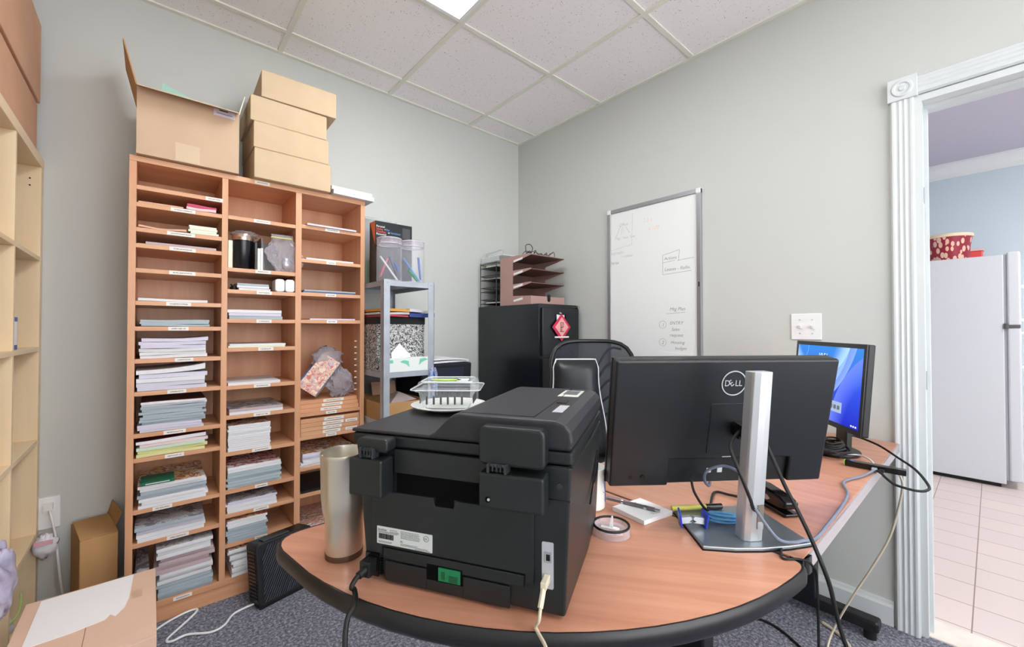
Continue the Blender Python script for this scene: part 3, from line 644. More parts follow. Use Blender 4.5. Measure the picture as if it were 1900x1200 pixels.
tag(b.build('plastic_bag', mat('lilac_bag', (176, 170, 196), .25, var=30, vscale=18), smooth='all', sub=1), 'crumpled lilac-grey plastic bag hanging at the front of the birch unit', 'bag')
t = thing('shopping_bag', 'white plastic bag with green print in the bottom cell of the birch unit', 'bag', (UX - .02, -.45, .036))
b = B(); b.grid(crumple((UX - .085, -.235, .175), .112, (.5, .8, .95), 31), 22, 14); b.build('bag', mat('white_bag', (236, 240, 238), .35), t, smooth='all', sub=1)
b = B(); b.tube([(UX - .035, -.31, .16), (UX - .012, -.26, .175), (UX - .010, -.22, .19), (UX - .02, -.16, .205)], .0025, 6); b.build('green_print', mat('lime', (170, 206, 110), .5), t)
t = thing('plastic_pouch', 'white plastic pouch with pink print hanging at the wall outlet', 'bag', (-2.50, -.06, .30))
b = B(); b.grid(crumple((-2.508, -.075, .325), .046, (.75, .35, .85), 41), 18, 12); b.build('pouch', mat('white_bag2', (232, 230, 234), .3), t, smooth='all')
b = B(); b.box(-2.535, -2.485, -.098, -.094, .338, .352); b.build('pink_print', mat('pale_pink', (226, 170, 180), .5), t)
t = thing('wall_outlet', 'white wall outlet plate low on the back wall', 'outlet', (-2.50, 0, .43))
B().box(-2.545, -2.476, -.006, 0, .368, .492).build('plate', 'white_plastic', t, bevel=.0015)
b = B().box(-2.528, -2.493, -.0075, -.0055, .382, .42).box(-2.528, -2.493, -.0075, -.0055, .44, .478); b.build('socket', 'white_plastic', t)
b = B(); b.tube([(-2.505, -.018, .448), (-2.498, -.03, .42), (-2.488, -.035, .36), (-2.478, -.05, .28), (-2.468, -.06, .18), (-2.462, -.05, .10), (-2.472, -.04, .02), (-2.49, -.04, .006)], .004, 8); b.box(-2.52, -2.495, -.03, -.008, .445, .47)
tag(b.build('mains_cable', 'white_plastic', smooth=True), 'white power cord hanging from the wall outlet', 'cord')

# small brown carton between the birch unit and the bookcase
t = thing('upright_carton', 'small upright brown carton beside the bookcase', 'box', (-2.40, -.25, 0), R(11))
B().box(0, .106, 0, .235, 0, .372).build('carton_body', 'cardboard_kraft', t, local=True, bevel=.003)
B().hexa([(.001, .001, .3735), (.105, .001, .3735), (.105, .20, .385), (.001, .20, .385)], [(.001, .001, .3765), (.105, .001, .3765), (.105, .20, .388), (.001, .20, .388)]).build('carton_flap', 'cardboard_kraft', t, local=True)
B().hexa([(.103, .06, .372), (.106, .06, .372), (.106, .23, .372), (.103, .23, .372)], [(.118, .03, .435), (.121, .03, .435), (.121, .22, .435), (.118, .22, .435)]).build('carton_flap', 'cardboard_kraft', t, local=True)
# large carton with a paper sheet in the foreground
t = thing('shipping_carton', 'large pale brown shipping carton on the floor at the lower left', 'box', (-2.33, -.80, 0))
x0, x1, y0, y1, h = -2.478, -2.188, -1.005, -.60, .35
B().box(x0, x1, y0, y1, 0, h - .004).build('carton_body', mat('cardboard_rose', (222, 188, 164), .85, spec=.2, var=4, vscale=6), t, bevel=.003)
B().box(x0 + .001, -2.334, y0 + .001, y1 - .001, h - .0038, h).build('carton_flap', 'cardboard_rose', t)
B().box(-2.3325, x1 - .001, y0 + .001, y1 - .001, h - .0038, h).build('carton_flap', 'cardboard_rose', t)
B().box(-2.245, -2.22, -.77, -.72, h - .0002, h + .0003).build('tape_patch', mat('tape2', (208, 172, 146), .4), t)
b = B().prism([(-2.446, -.612), (-2.243, -.606), (-2.250, -.76), (-2.258, -.806), (-2.276, -.842), (-2.288, -.822), (-2.296, -.842), (-2.36, -.855), (-2.448, -.858)], h + .0004, h + .0018)
tag(b.build('paper_sheet', 'paper'), 'white paper sheet with a torn corner on the shipping carton', 'paper')
# heater with its cord
t = thing('fan_heater', 'black fan heater with a slanted slotted grille on the carpet', 'heater', (-1.852, -.500, .0), R(14))
Mh = MW[t.name] @ Matrix.Rotation(R(-9), 4, 'X') @ Matrix.Translation((0, 0, .0))
B(Mh).prism(rrect(-.005, .235, .012, .262, .02), .012, .105, 'y').build('housing', 'black_plastic', t, bevel=.005, seg=3)
b = B(Mh)
for k in range(32):
    x = -.08 + k * .0105
    p = []
    z0_, z1_ = .028, .250
    xa, xb = x, x + .12
    ta = max(0, (.012 - xa) / .12); tb = min(1, (.222 - xa) / .12)
    if tb <= ta: continue
    pa = (xa + .12 * ta, z0_ + (z1_ - z0_) * ta); pb = (xa + .12 * tb, z0_ + (z1_ - z0_) * tb)
    b._add([(pa[0], .004, pa[1]), (pa[0] + .0045, .004, pa[1]), (pb[0] + .0045, .004, pb[1]), (pb[0], .004, pb[1]), (pa[0], .012, pa[1]), (pa[0] + .0045, .012, pa[1]), (pb[0] + .0045, .012, pb[1]), (pb[0], .012, pb[1])],
           [(3, 2, 1, 0), (4, 5, 6, 7), (0, 1, 5, 4), (1, 2, 6, 5), (2, 3, 7, 6), (3, 0, 4, 7)])
b.build('front_grille', mat('grille_black', (62, 66, 72), .4), t)
b = B(Mh)
for k in range(14): b.box(-.0075, -.004, .024, .090, .04 + k * .0145, .047 + k * .0145)
b.build('side_vents', 'black_gloss', t)
B(Mh).box(.03, .14, .025, .065, .2605, .268).build('control_pad', mat('dgrey', (60, 60, 62), .5), t, bevel=.002)
MWh = Mh
B(MW[t.name]).box(.0, .23, .02, .075, 0, .016).build('foot', 'rubber', t)
b = B(); b.tube([(x, y, .006) for x, y in ((-2.30, -.46), (-2.177, -.35), (-2.108, -.271 - .04), (-2.062, -.305), (-2.055, -.325), (-2.088, -.37), (-2.151, -.446), (-2.138, -.471), (-2.093, -.465), (-2.027, -.507), (-1.982, -.497), (-1.940, -.441), (-1.862, -.425))], .0042, 8)
tag(b.build('extension_cable', 'white_plastic', smooth=True), 'white power cord zigzagging across the carpet in front of the bookcase', 'cord')

# ------------------------------------------------------------------ galvanized shelf unit
GX0, GX1, GY0, GY1 = -1.353, -1.072, -.528, -.03
t = gs = thing('metal_shelf_unit', 'narrow galvanized metal shelf unit right of the bookcase', 'shelf unit', ((GX0 + GX1) / 2, -.28, 0))
def post(x, y, sx, sy):
    b = B(); w_ = .034; q_ = .0018
    b.box(min(x, x + sx * w_), max(x, x + sx * w_), min(y, y + sy * q_), max(y, y + sy * q_), 0, 1.405)
    b.box(min(x, x + sx * q_), max(x, x + sx * q_), min(y, y + sy * w_), max(y, y + sy * w_), 0, 1.405)
    o = b.build('post', 'galvanized', gs)
    c = B()
    for z in (1.392, .935, .925, .69): c.cyl((x + sx * .02, y - sy * .003, z), (x + sx * .02, y, z), .0045, 10)
    c.build('bolt', 'chrome', o)
post(GX0, GY0, 1, 1); post(GX1, GY0, -1, 1); post(GX0, GY1, 1, -1); post(GX1, GY1, -1, -1)
for z in (1.40, .945, .70, .18):
    b = B().box(GX0 + .002, GX1 - .002, GY0 + .002, GY1 - .002, z - .002, z)
    for y in (GY0 + .002, GY1 - .004): b.box(GX0 + .002, GX1 - .002, y, y + .002, z - .026, z - .002)
    for x in (GX0 + .002, GX1 - .004): b.box(x, x + .002, GY0 + .004, GY1 - .004, z - .026, z - .002)
    b.build('shelf', 'galvanized', gs)
# two clear jars of pens
def jar(cx, cy, label, pens):
    z = 1.4005
    t = thing('storage_jar', label, 'jar', (cx, cy, z))
    B().shell([(.0, .002), (.060, .002), (.063, .006), (.063, .180), (.059, .188), (.059, .205)], (cx, cy, z), 40).build('jar_body', 'jar_plastic', t, smooth=True)
    B().shell([(.0615, .188), (.0625, .19), (.0625, .216), (.058, .222), (0, .224)], (cx, cy, z), 40).build('jar_lid', 'lid_plastic', t, smooth=True)
    b = B()
    for rr_, zz_ in ((.0625, .190), (.0625, .217), (.0600, .004)): b.tube([(cx + rr_ * math.cos(k * .2618), cy + rr_ * math.sin(k * .2618), z + zz_) for k in range(24)], .0016, 6, closed=True, smooth=False)
    b.build('rim_rings', mat('jar_rim', (214, 208, 218), .15), t, smooth=True)
    for (nm, m, a, dz, h, r_, tilt, tip, lab) in pens:
        a0 = R(a); p0 = Vector((cx + .045 * math.cos(a0), cy + .035 * math.sin(a0), z + .012 + dz)); p1 = Vector((cx - tilt * math.cos(a0), cy - tilt * .6 * math.sin(a0), z + h))
        d = (p1 - p0).normalized()
        o = thing(nm, lab, nm.replace('_', ' '), p0)
        B().cyl(p0, p1, r_, 10).build('barrel', m, o, smooth=True)
        B().cyl(p0 - d * .012, p0, .0008, 10, r_).build('tip', tip, o, smooth=True)
mat('pen_blue', (40, 96, 190), .3); mat('pen_sky', (90, 150, 220), .3); mat('pen_navy', (30, 40, 110), .3); mat('pen_green', (20, 150, 96), .3); mat('pen_white', (235, 238, 240), .3); mat('pen_pink', (226, 110, 140), .3)
jar(-1.290, -.455, 'left of two round clear jars of pens on the metal shelf', [('pen', 'pen_white', 5, .0, .125, .0052, .05, 'pen_blue', 'white pen with a blue tip in the left jar'), ('pen', 'pen_navy', 20, .03, .13, .004, .0, 'pen_navy', 'thin navy pen in the left jar'), ('pen', 'pen_blue', -30, .05, .10, .006, -.03, 'pen_blue', 'short blue pen in the left jar'), ('pen', 'pen_pink', 150, .02, .12, .005, -.01, 'pen_pink', 'pink pen in the left jar')])
jar(-1.163, -.455, 'right of two round clear jars of pens on the metal shelf', [('pen', 'pen_sky', 0, .0, .13, .0052, .05, 'pen_sky', 'light blue pen in the right jar'), ('marker', 'pen_green', 10, -.004, .07, .008, .02, 'pen_green', 'thick green marker in the right jar'), ('pen', 'pen_blue', -25, .02, .14, .006, -.035, 'pen_blue', 'upright blue pen in the right jar')])
t = thing('heater_carton', 'black printed retail box behind the pen jars', 'box', (-1.232, -.30, 1.4005))
B().box(-1.335, -1.128, -.385, -.31, 1.4005, 1.722).build('carton_body', mat('box_black', (24, 24, 28), .4), t, bevel=.001)
mat('txt_white', (235, 235, 235), .5); mat('txt_red', (232, 84, 70), .5); mat('txt_blue', (90, 160, 230), .5); mat('txt_grey', (120, 120, 124), .6); mat('txt_dark', (40, 42, 46), .6)
for s, z, m, x in (('Personal', 1.690, 'txt_white', -1.330), ('Heater', 1.6765, 'txt_red', -1.330), ('+', 1.6765, 'txt_white', -1.2865), ('Fan', 1.6765, 'txt_blue', -1.277), ('Chauffage', 1.663, 'txt_red', -1.330), ('et', 1.663, 'txt_white', -1.267), ('Ventilation', 1.663, 'txt_blue', -1.253), ('Personnel', 1.6495, 'txt_white', -1.330)):
    text('lettering', s, .0155, FW(x, -.3852, z), m, t, sx=.86)
B().prism(rrect(-1.185, -1.140, 1.648, 1.704, .005), -.3862, -.3851, 'y').prism(rrect(-1.181, -1.144, 1.653, 1.696, .002), -.3868, -.3860, 'y').build('heater_picture', mat('pic_grey', (70, 72, 74), .4), t)
B().prism([(-.38, 1.60), (-.32, 1.72), (-.38, 1.72)], -1.3358, -1.3350, 'x').build('orange_panel', mat('flame', (226, 110, 50), .5), t)
t = thing('clear_bin', 'tall translucent plastic bin behind the pen jars by the wall', 'bin', (-1.19, -.12, 1.4005))
B().hexa([(-1.345, -.195, 1.4005), (-1.16, -.195, 1.4005), (-1.16, -.03, 1.4005), (-1.345, -.03, 1.4005)], [(-1.352, -.198, 1.78), (-1.12, -.198, 1.775), (-1.12, -.03, 1.775), (-1.352, -.03, 1.78)]).build('bin_body', 'bin_plastic', t, bevel=.006)
B().prism(rrect(-1.354, -1.118, -.197, -.028, .02), 1.776, 1.786).build('bin_rim', 'acrylic', t)
B().box(-1.33, -1.20, -.16, -.08, 1.42, 1.55).build('green_contents', mat('soft_green', (170, 200, 150), .7), t)
# patterned box with black lid, envelopes, tissues
def pattern():
    m, nt, p = node_mat('damask'); tc = nt.nodes.new('ShaderNodeTexCoord')
    n = nt.nodes.new('ShaderNodeTexVoronoi'); n.feature = 'DISTANCE_TO_EDGE'; n.inputs['Scale'].default_value = 95
    n2 = nt.nodes.new('ShaderNodeTexNoise'); n2.inputs['Scale'].default_value = 85; n2.inputs['Detail'].default_value = 2; n2.inputs['Distortion'].default_value = 2
    cr = nt.nodes.new('ShaderNodeValToRGB'); cr.color_ramp.elements[0].position = .47; cr.color_ramp.elements[1].position = .52
    cr.color_ramp.elements[0].color = col((52, 54, 58)); cr.color_ramp.elements[1].color = col((216, 216, 214))
    nt.links.new(tc.outputs['Object'], n2.inputs['Vector']); nt.links.new(n2.outputs['Fac'], cr.inputs['Fac']); nt.links.new(cr.outputs['Color'], p.inputs['Base Color']); p.inputs['Roughness'].default_value = .7
pattern()
t = thing('patterned_box', 'black and white patterned storage box with a black lid on the metal shelf', 'box', (-1.215, -.27, .9455))
B().box(-1.346, -1.079, -.435, -.11, .9455, 1.19).build('box_body', 'damask', t, bevel=.001)
B().box(-1.349, -1.076, -.438, -.107, 1.185, 1.222).build('box_lid', mat('felt_black', (30, 32, 34), .8), t, bevel=.001)
B().box(-1.148, -1.095, -.4395, -.435, .972, .998).build('label_holder', 'black_metal', t); B().box(-1.143, -1.10, -.4402, -.4394, .976, .994).build('label_card', 'label_print', t)
mat('manila', (222, 160, 70), .7); mat('env_red', (190, 60, 74), .6); mat('env_blue', (46, 72, 140), .5); mat('env_white', (226, 224, 230), .7)
def env(m, x0, x1, z, h, y0, wave, lab, rot=0):
    b = B(); b.slab((x0 + x1) / 2, (y0 - .14) / 2, x1 - x0, -.14 - y0, z, h, rot, wave); tag(b.build('envelope', m), lab, 'envelope')
env('env_red', -1.345, -1.19, 1.2225, .008, -.47, .004, 'red-edged envelope lying on the black box lid')
env('env_white', -1.348, -1.18, 1.2345, .010, -.46, .004, 'white padded envelope on top of the red one')
env('manila', -1.350, -1.182, 1.250, .012, -.47, .003, 'manila envelope, topmost at the left on the black lid')
env('env_blue', -1.178, -1.03, 1.2225, .020, -.46, .004, 'dark blue envelope at the right on the black lid')
env('env_white', -1.175, -1.022, 1.2475, .012, -.45, .008, 'white envelope curving over the dark blue one')
t = thing('tissue_box', 'white tissue box with green leaf print on the metal shelf', 'tissue box', (-1.225, -.485, .9455))
B().box(-1.335, -1.105, -.524, -.441, .9455, 1.013).build('box_body', mat('tissue_white', (234, 240, 236), .6), t, bevel=.001)
b = B()
for cx, cz, s in ((-1.235, .985, 1), (-1.135, .992, -1)):
    b._add([(cx - .028 * s, -.5247, cz + .010), (cx - .01 * s, -.5247, cz + .018), (cx + .018 * s, -.5247, cz + .014), (cx + .024 * s, -.5247, cz - .018), (cx + .005 * s, -.5247, cz - .002)], [(0, 1, 2, 3, 4)])
b.box(-1.336, -1.30, -.5246, -.44, .99, 1.006)
b.build('leaf_print', mat('mint', (120, 208, 176), .6), t)
b = B()
b.grid(lambda u, v: (-1.285 + u * .12 * (1 - .0 * v), -.480 + .02 * math.sin(u * 9) * (1 - v) + .012 * v, 1.012 + v * (.075 - .13 * abs(u - .38)) + .0), 16, 8)
b.grid(lambda u, v: (-1.275 + u * .10, -.465 + .015 * math.sin(u * 7 + 2), 1.012 + v * (.055 - .09 * abs(u - .6))), 14, 6)
b.build('tissue', mat('tissue_sheet', (242, 242, 242), .9), t, smooth=True, solid=.001)
# lanyard on the right post
b = B(); b.tube([(GX1 - .012, GY0 - .006, .955), (GX1 - .022, GY0 - .010, .92), (GX1 - .014, GY0 - .012, .88), (GX1 - .006, GY0 - .008, .85), (GX1 - .012, GY0 - .010, .80)], .012, 8); b.tube([(GX1 - .004, GY0 - .006, .955), (GX1 + .006, GY0 - .008, .92), (GX1 + .004, GY0 - .010, .87), (GX1 + .006, GY0 - .008, .81)], .010, 8)
photo('lanyard_cloth', (120, 160, 214), [(40, 80, 150), (200, 220, 240), (60, 60, 110), (220, 120, 150)], 60)
tag(b.build('lanyard', 'lanyard_cloth', smooth=True), 'blue patterned fabric lanyard hanging on the right post of the metal shelf', 'lanyard')
# carton and papers on the lower shelf
t = thing('open_carton', 'small open carton with crumpled paper on the lower metal shelf', 'box', (-1.21, -.3, .7005))
b = B().box(-1.345, -1.10, -.50, -.497, .7005, .79).box(-1.345, -1.10, -.12, -.117, .7005, .79).box(-1.345, -1.342, -.497, -.12, .7005, .79).box(-1.103, -1.10, -.497, -.12, .7005, .79).box(-1.342, -1.103, -.497, -.12, .7005, .704)
b.build('carton_body', 'cardboard_kraft', t)
B().hexa([(-1.27, -.20, .79), (-1.13, -.20, .79), (-1.13, -.197, .79), (-1.27, -.197, .79)], [(-1.27, -.18, .86), (-1.13, -.18, .86), (-1.13, -.177, .86), (-1.27, -.177, .86)]).build('carton_flap', 'cardboard_dark', t)
B().hexa([(-1.30, -.49, .784), (-1.14, -.47, .79), (-1.16, -.36, .79), (-1.27, -.36, .79)], [(-1.23, -.43, .83), (-1.22, -.43, .832), (-1.22, -.40, .832), (-1.23, -.40, .83)]).build('crumpled_paper', mat('greypaper', (176, 160, 156), .8), t)
b = B(); b.slab(-1.20, -.33, .24, .36, .1805, .05, 0, .01)
tag(b.build('paper_bundle', 'edge_white'), 'white paper bundle on the lowest metal shelf', 'paper bundle')
# black fabric bin on its stand with papers
t = thing('fabric_bin', 'large black fabric bin right of the metal shelf by the wall', 'bin', (-.89, -.24, 0))
b = B().hexa([(-1.045, -.34, 0), (-.735, -.34, 0), (-.735, -.03, 0), (-1.045, -.03, 0)], [(-1.05, -.35, .955), (-.70, -.35, .955), (-.70, -.02, .955), (-1.05, -.02, .955)]); b.build('bin_body', mat('fabric_black', (20, 23, 30), .75, bump=.2, bscale=60), t, bevel=.01)
B().prism([(-1.0, .80), (-.78, .80), (-.76, .93), (-1.0, .93)], -.3535, -.3490, 'y').build('pocket', mat('fabric_navy', (26, 32, 52), .6), t)
for k, (z, rz, s) in enumerate(((.9565, 3, 'lower'), (.975, -4, 'upper'))):
    b = B(); b.slab(-.865, -.20, .30, .27, z, .009, R(rz), .004, 0, -.012 if k else .006); tag(b.build('paper_bundle', 'edge_white'), 'white papers on the black fabric bin, %s of two' % s, 'paper bundle', 'papers on the fabric bin')

# ------------------------------------------------------------------ filing cabinet
KX0, KX1, KY0, KH = -.405, -.035, -.655, 1.318
mat('cabinet_black', (24, 27, 32), .28, spec=.6)
t = fc = thing('filing_cabinet', 'black four-drawer metal filing cabinet in the corner', 'cabinet', (-.22, -.34, 0))
B().box(KX0, KX1, KY0 + .012, -.02, .0, KH).build('cabinet_body', 'cabinet_black', t, bevel=.002)
for k in range(4):
    z1_ = KH - .022 - k * .315
    d = B().box(KX0 + .014, KX1 - .014, KY0 - .006, KY0 + .013, z1_ - .303, z1_ - .004).build('drawer', 'cabinet_black', t, bevel=.004)
    B().box(-.262, -.178, KY0 - .006, KY0 - .003, z1_ - .075, z1_ - .04).box(-.262, -.178, KY0 - .018, KY0 - .005, z1_ - .046, z1_ - .04).build('handle', 'chrome' if k else 'cabinet_black', d)
B().cyl((KX1 - .020, KY0 - .010, KH - .014), (KX1 - .020, KY0 + .013, KH - .014), .0115, 20).build('lock', 'chrome', t)
# ornament
t = thing('hanging_ornament', 'red and pink diamond-shaped paper ornament hanging on the black cabinet', 'ornament', (-.233, KY0 - .02, 1.10))
cx, cz, yy = -.233, 1.172, KY0 - .020
B().prism([(cx - .085, cz), (cx, cz - .09), (cx + .085, cz), (cx, cz + .085)], yy, yy + .004, 'y').build('frame', mat('orn_red', (214, 44, 84), .5), t, bevel=.001)
B().prism([(cx - .062, cz), (cx, cz - .062), (cx + .062, cz), (cx, cz + .062)], yy - .002, yy, 'y').build('center_panel', mat('orn_pink', (244, 176, 170), .6), t)
b = B().box(cx - .014, cx - .010, yy - .003, yy - .002, cz - .028, cz + .03).box(cx - .010, cx + .014, yy - .003, yy - .002, cz + .026, cz + .03).box(cx + .010, cx + .014, yy - .003, yy - .002, cz - .0, cz + .026).box(cx - .010, cx + .014, yy - .003, yy - .002, cz - .002, cz + .002).box(cx - .02, cx + .02, yy - .003, yy - .002, cz - .03, cz - .026).box(cx - .004, cx, yy - .003, yy - .002, cz - .026, cz + .02)
b.build('character_strokes', mat('orn_ink', (110, 40, 40), .6), t)
B().box(cx - .065, cx + .065, yy - .003, yy + .0, cz - .068, cz - .058).box(cx - .04, cx + .03, yy + .0045, yy + .007, cz + .045, cz + .08).build('white_ribbon', 'paper', t)
B().cyl((cx, yy + .004, cz + .085), (cx, KY0 - .004, cz + .09), .006, 12).build('magnet_hook', 'silver', t)
# wire letter tray
b = B()
t = thing('wire_letter_tray', 'four-tier black wire letter tray on the filing cabinet', 'letter tray', (-.31, -.2, KH))
TX0, TX1, TY0, TY1 = -.397, -.09, -.215, -.035
for k in range(4):
    z = KH + .022 + k * .085
    b = B(); b.box(TX0, TX1, TY0, TY1, z - .001, z + .0005)
    for zz_ in (z, z + .028): b.tube([(TX0, TY0, zz_), (TX1, TY0, zz_), (TX1, TY1, zz_), (TX0, TY1, zz_)], .0022, 6, closed=True, smooth=False)
    b.build('tray', 'black_metal', t)
b = B()
for x in (TX0 - .002, TX1 + .002):
    for y in (TY0 - .002, TY1): b.cyl((x, y, KH), (x, y, KH + .315), .003, 8)
b.build('tray_frame', 'black_metal', t)
for k, (z, m, wd_) in enumerate(((KH + .0235, 'edge_white', .008), (KH + .1935, 'edge_white', .01), (KH + .2785, 'edge_cream', .02))):
    bb = B(); bb.slab(-.24, -.125, .24, .15, z, wd_, R(2), .003); tag(bb.build('paper_bundle', m), 'papers in the %s tier of the black wire letter tray' % ('bottom', 'third', 'top')[k], 'paper bundle')
for k, (x, y, z, rz) in enumerate(((-.27, -.13, KH + .318, 0), (-.235, -.15, KH + .358, -6))):
    t = thing('acrylic_tray', '%s clear acrylic letter tray on the black wire tray' % ('lower' if k == 0 else 'upper'), 'letter tray', (x, y, z), R(rz))
    a, d = .115, .10
    B().box(-a, a, -d, d, 0, .002).box(-a, -a + .002, -d, d, .002, .036).box(a - .002, a, -d, d, .002, .036).box(-a + .002, a - .002, d - .002, d, .002, .036).build('tray_body', 'acrylic', t, local=True)
    B().box(-a - .001, -a + .004, -d, d, .036, .040).box(a - .004, a + .001, -d, d, .036, .040).box(-a, a, d - .004, d, .036, .040).box(-a, a, -d, -d + .004, .0, .006).build('tray_rim', mat('rim_white', (225, 230, 230), .3), t, local=True)
# brown cardboard organizer
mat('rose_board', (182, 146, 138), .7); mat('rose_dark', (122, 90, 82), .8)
t = thing('desk_organizer', 'dusty pink cardboard organizer with four slots on the filing cabinet', 'organizer', (-.23, -.40, KH + .0005))
ox0, ox1, oy0, oyp, oy1 = -.383, -.068, -.548, -.37, -.24; zb = KH + .0005
for x in (ox0, ox1 - .004):
    b = B()
    b.box(x, x + .004, oyp, oy1, zb, zb + .325)
    b.prism([(oy0, zb), (oyp, zb), (oyp, zb + .062), (oy0, zb + .055)], x, x + .004, 'x')
    for k in range(3):
        zt = zb + .145 + k * .088 + (.0 if k < 2 else .004)
        b.prism([(oyp, zt - .042), (oy0, zt - .008), (oy0, zt), (oyp, zt - .006 + .004 * k)], x, x + .004, 'x')
    o = b.build('side_panel', 'rose_board', t)
    if x == ox0:
        c = B()
        for zt in (zb + .022, zb + .112, zb + .199, zb + .285): c.prism([(oyp - .012, zt), (oyp - .10, zt + .012), (oyp - .10, zt + .026), (oyp - .012, zt + .014)], x - .0012, x - .0002, 'x')
        c.build('name_label', 'paper', o)
B().box(ox0 + .004, ox1 - .004, oy0, oy0 + .004, zb, zb + .055).build('front_panel', 'rose_board', t)
B().prism(rrect(-.235, -.205, zb + .02, zb + .07, .014), oy0 - .0012, oy0 - .0004, 'y').build('thumb_notch', 'black_plastic', t)
B().box(ox0 + .004, ox1 - .004, oy1 - .004, oy1, zb, zb + .325).build('back_panel', 'rose_dark', t)
for k in range(4):
    z = zb + .0005 if k == 0 else zb + .137 + (k - 1) * .088 + (.004 if k == 3 else 0)
    B().box(ox0 + .004, ox1 - .004, oy0 + (.004 if k == 0 else 0), oy1 - .004, z, z + .004).build('slot_shelf', 'rose_dark', t)
B().box(ox0 + .006, ox1 + .0, oy0 + .02, oy1, zb + .326, zb + .329).build('top_shelf', 'rose_board', t)
# wire clutter on the organizer
rr = random.Random(11); b = B()
for q in range(8):
    cx, cy = -.30 + q * .03, -.42 + rr.uniform(-.03, .03)
    b.tube([(cx + .035 * math.cos(a * 1.1) * rr.uniform(.5, 1.2), cy + .03 * math.sin(a * 1.1), zb + .334 + .026 * (1 + math.sin(a * 1.7 + q)) * rr.uniform(.4, 1)) for a in range(8)], .0022, 6)
b.tube([(-.30, -.42, zb + .34), (-.31, -.42, zb + .40), (-.27, -.42, zb + .415), (-.245, -.42, zb + .39), (-.26, -.42, zb + .36), (-.29, -.42, zb + .335)], .0025, 6)
tag(b.build('cable_bundle', 'rubber', smooth=True), 'bundle of thin black cables lying on the pink organizer', 'cable')
b = B(); b.hexa([(-.16, -.36, zb + .33), (-.08, -.30, zb + .33), (-.08, -.295, zb + .33), (-.16, -.355, zb + .33)], [(-.15, -.36, zb + .36), (-.07, -.32, zb + .37), (-.07, -.315, zb + .37), (-.15, -.355, zb + .36)])
b = B(); P_ = [(-.18, -.33, zb + .33), (-.145, -.32, zb + .405), (-.09, -.30, zb + .385), (-.075, -.28, zb + .33)]
b.tube(P_, .005, 6, smooth=False)
tag(b.build('wire_stand', mat('stand_white', (206, 208, 212), .4), smooth=True), 'white bent wire stand on the pink organizer', 'stand')
# ------------------------------------------------------------------ whiteboard and switch
WY0, WY1, WZ0, WZ1 = -.870, -1.466, .93, 1.908
t = wb = thing('whiteboard', 'framed whiteboard with faint marker notes on the right wall', 'whiteboard', (-.01, -1.168, WZ0))
B().box(-.012, -.001, WY1 + .012, WY0 - .012, WZ0 + .012, WZ1 - .012).build('writing_surface', mat('board_white', (238, 241, 239), .3), t)
b = B().box(-.020, -.0005, WY1, WY1 + .024, WZ0, WZ1).box(-.020, -.0005, WY0 - .024, WY0, WZ0, WZ1).box(-.0195, -.0005, WY1 + .024, WY0 - .024, WZ1 - .024, WZ1).box(-.0195, -.0005, WY1 + .024, WY0 - .024, WZ0, WZ0 + .024)
b.build('frame', mat('alu', (176, 178, 184), .35, .8), t, bevel=.003)
B().box(-.0215, -.0195, WY1 + .008, WY1 + .014, 1.385, 1.41).build('catch', 'black_metal', t)
for y in (WY0, WY1): B().box(-.022, -.0003, min(y, y + (-.026 if y == WY0 else .026)), max(y, y + (-.026 if y == WY0 else .026)), WZ1 - .026, WZ1 + .001).build('corner_cap', 'white_plastic', t, bevel=.003)
mat('ink_grey', (150, 152, 150), .7); mat('ink_faint', (200, 202, 204), .7); mat('ink_orange', (244, 218, 200), .7)
def line(pts, r_=.0009, m='ink_grey'):
    b = B(); b.tube([(-.0122, y, z) for y, z in pts], r_, 4, smooth=len(pts) > 3); b.build('marker_line', m, wb)
def note(s, y, z, size, m='ink_grey', slope=0):
    text('marker_writing', s, size, FE(-.0121, y, z) @ Matrix.Rotation(slope, 4, 'Z'), m, wb, ext=.0001, shear=.25)
# boxed diagram top left
line([(-.90, 1.655), (-1.045, 1.672)], m='ink_faint'); line([(-1.045, 1.672), (-1.05, 1.86)], m='ink_faint')
line([(-.925, 1.72), (-.965, 1.80)], m='ink_grey', r_=.0007); line([(-1.00, 1.79), (-1.03, 1.745)], m='ink_grey', r_=.0007)
line([(-.975, 1.79), (-.97, 1.745)], m='ink_faint'); line([(-.985, 1.79), (-.987, 1.745)], m='ink_faint')
note('Office', -.953, 1.795, .026, 'ink_faint'); note('Mgr  Team  Sales', -.935, 1.715, .019, 'ink_faint'); note('PARTNERS', -.89, 1.625, .020, 'ink_faint'); note('Tel list', -.89, 1.565, .022, 'ink_grey'); note('> Update', -.965, 1.60, .022, 'ink_faint')
note('2.5 x', -1.12, 1.79, .03, 'ink_orange'); note('4 100', -1.15, 1.735, .032, 'ink_orange'); note('- - -', -.885, 1.47, .02, 'ink_orange')
# framed box right
line([(-1.245, 1.495), (-1.245, 1.578)]); line([(-1.245, 1.578), (-1.345, 1.598)]); line([(-1.345, 1.598), (-1.338, 1.535)]); line([(-1.245, 1.535), (-1.32, 1.543)]); line([(-1.335, 1.54), (-1.425, 1.545)]); line([(-1.245, 1.468), (-1.41, 1.476)]); line([(-1.245, 1.495), (-1.245, 1.468)])
note('Actions', -1.253, 1.55, .024); note('Leases - Refin.', -1.255, 1.487, .026)
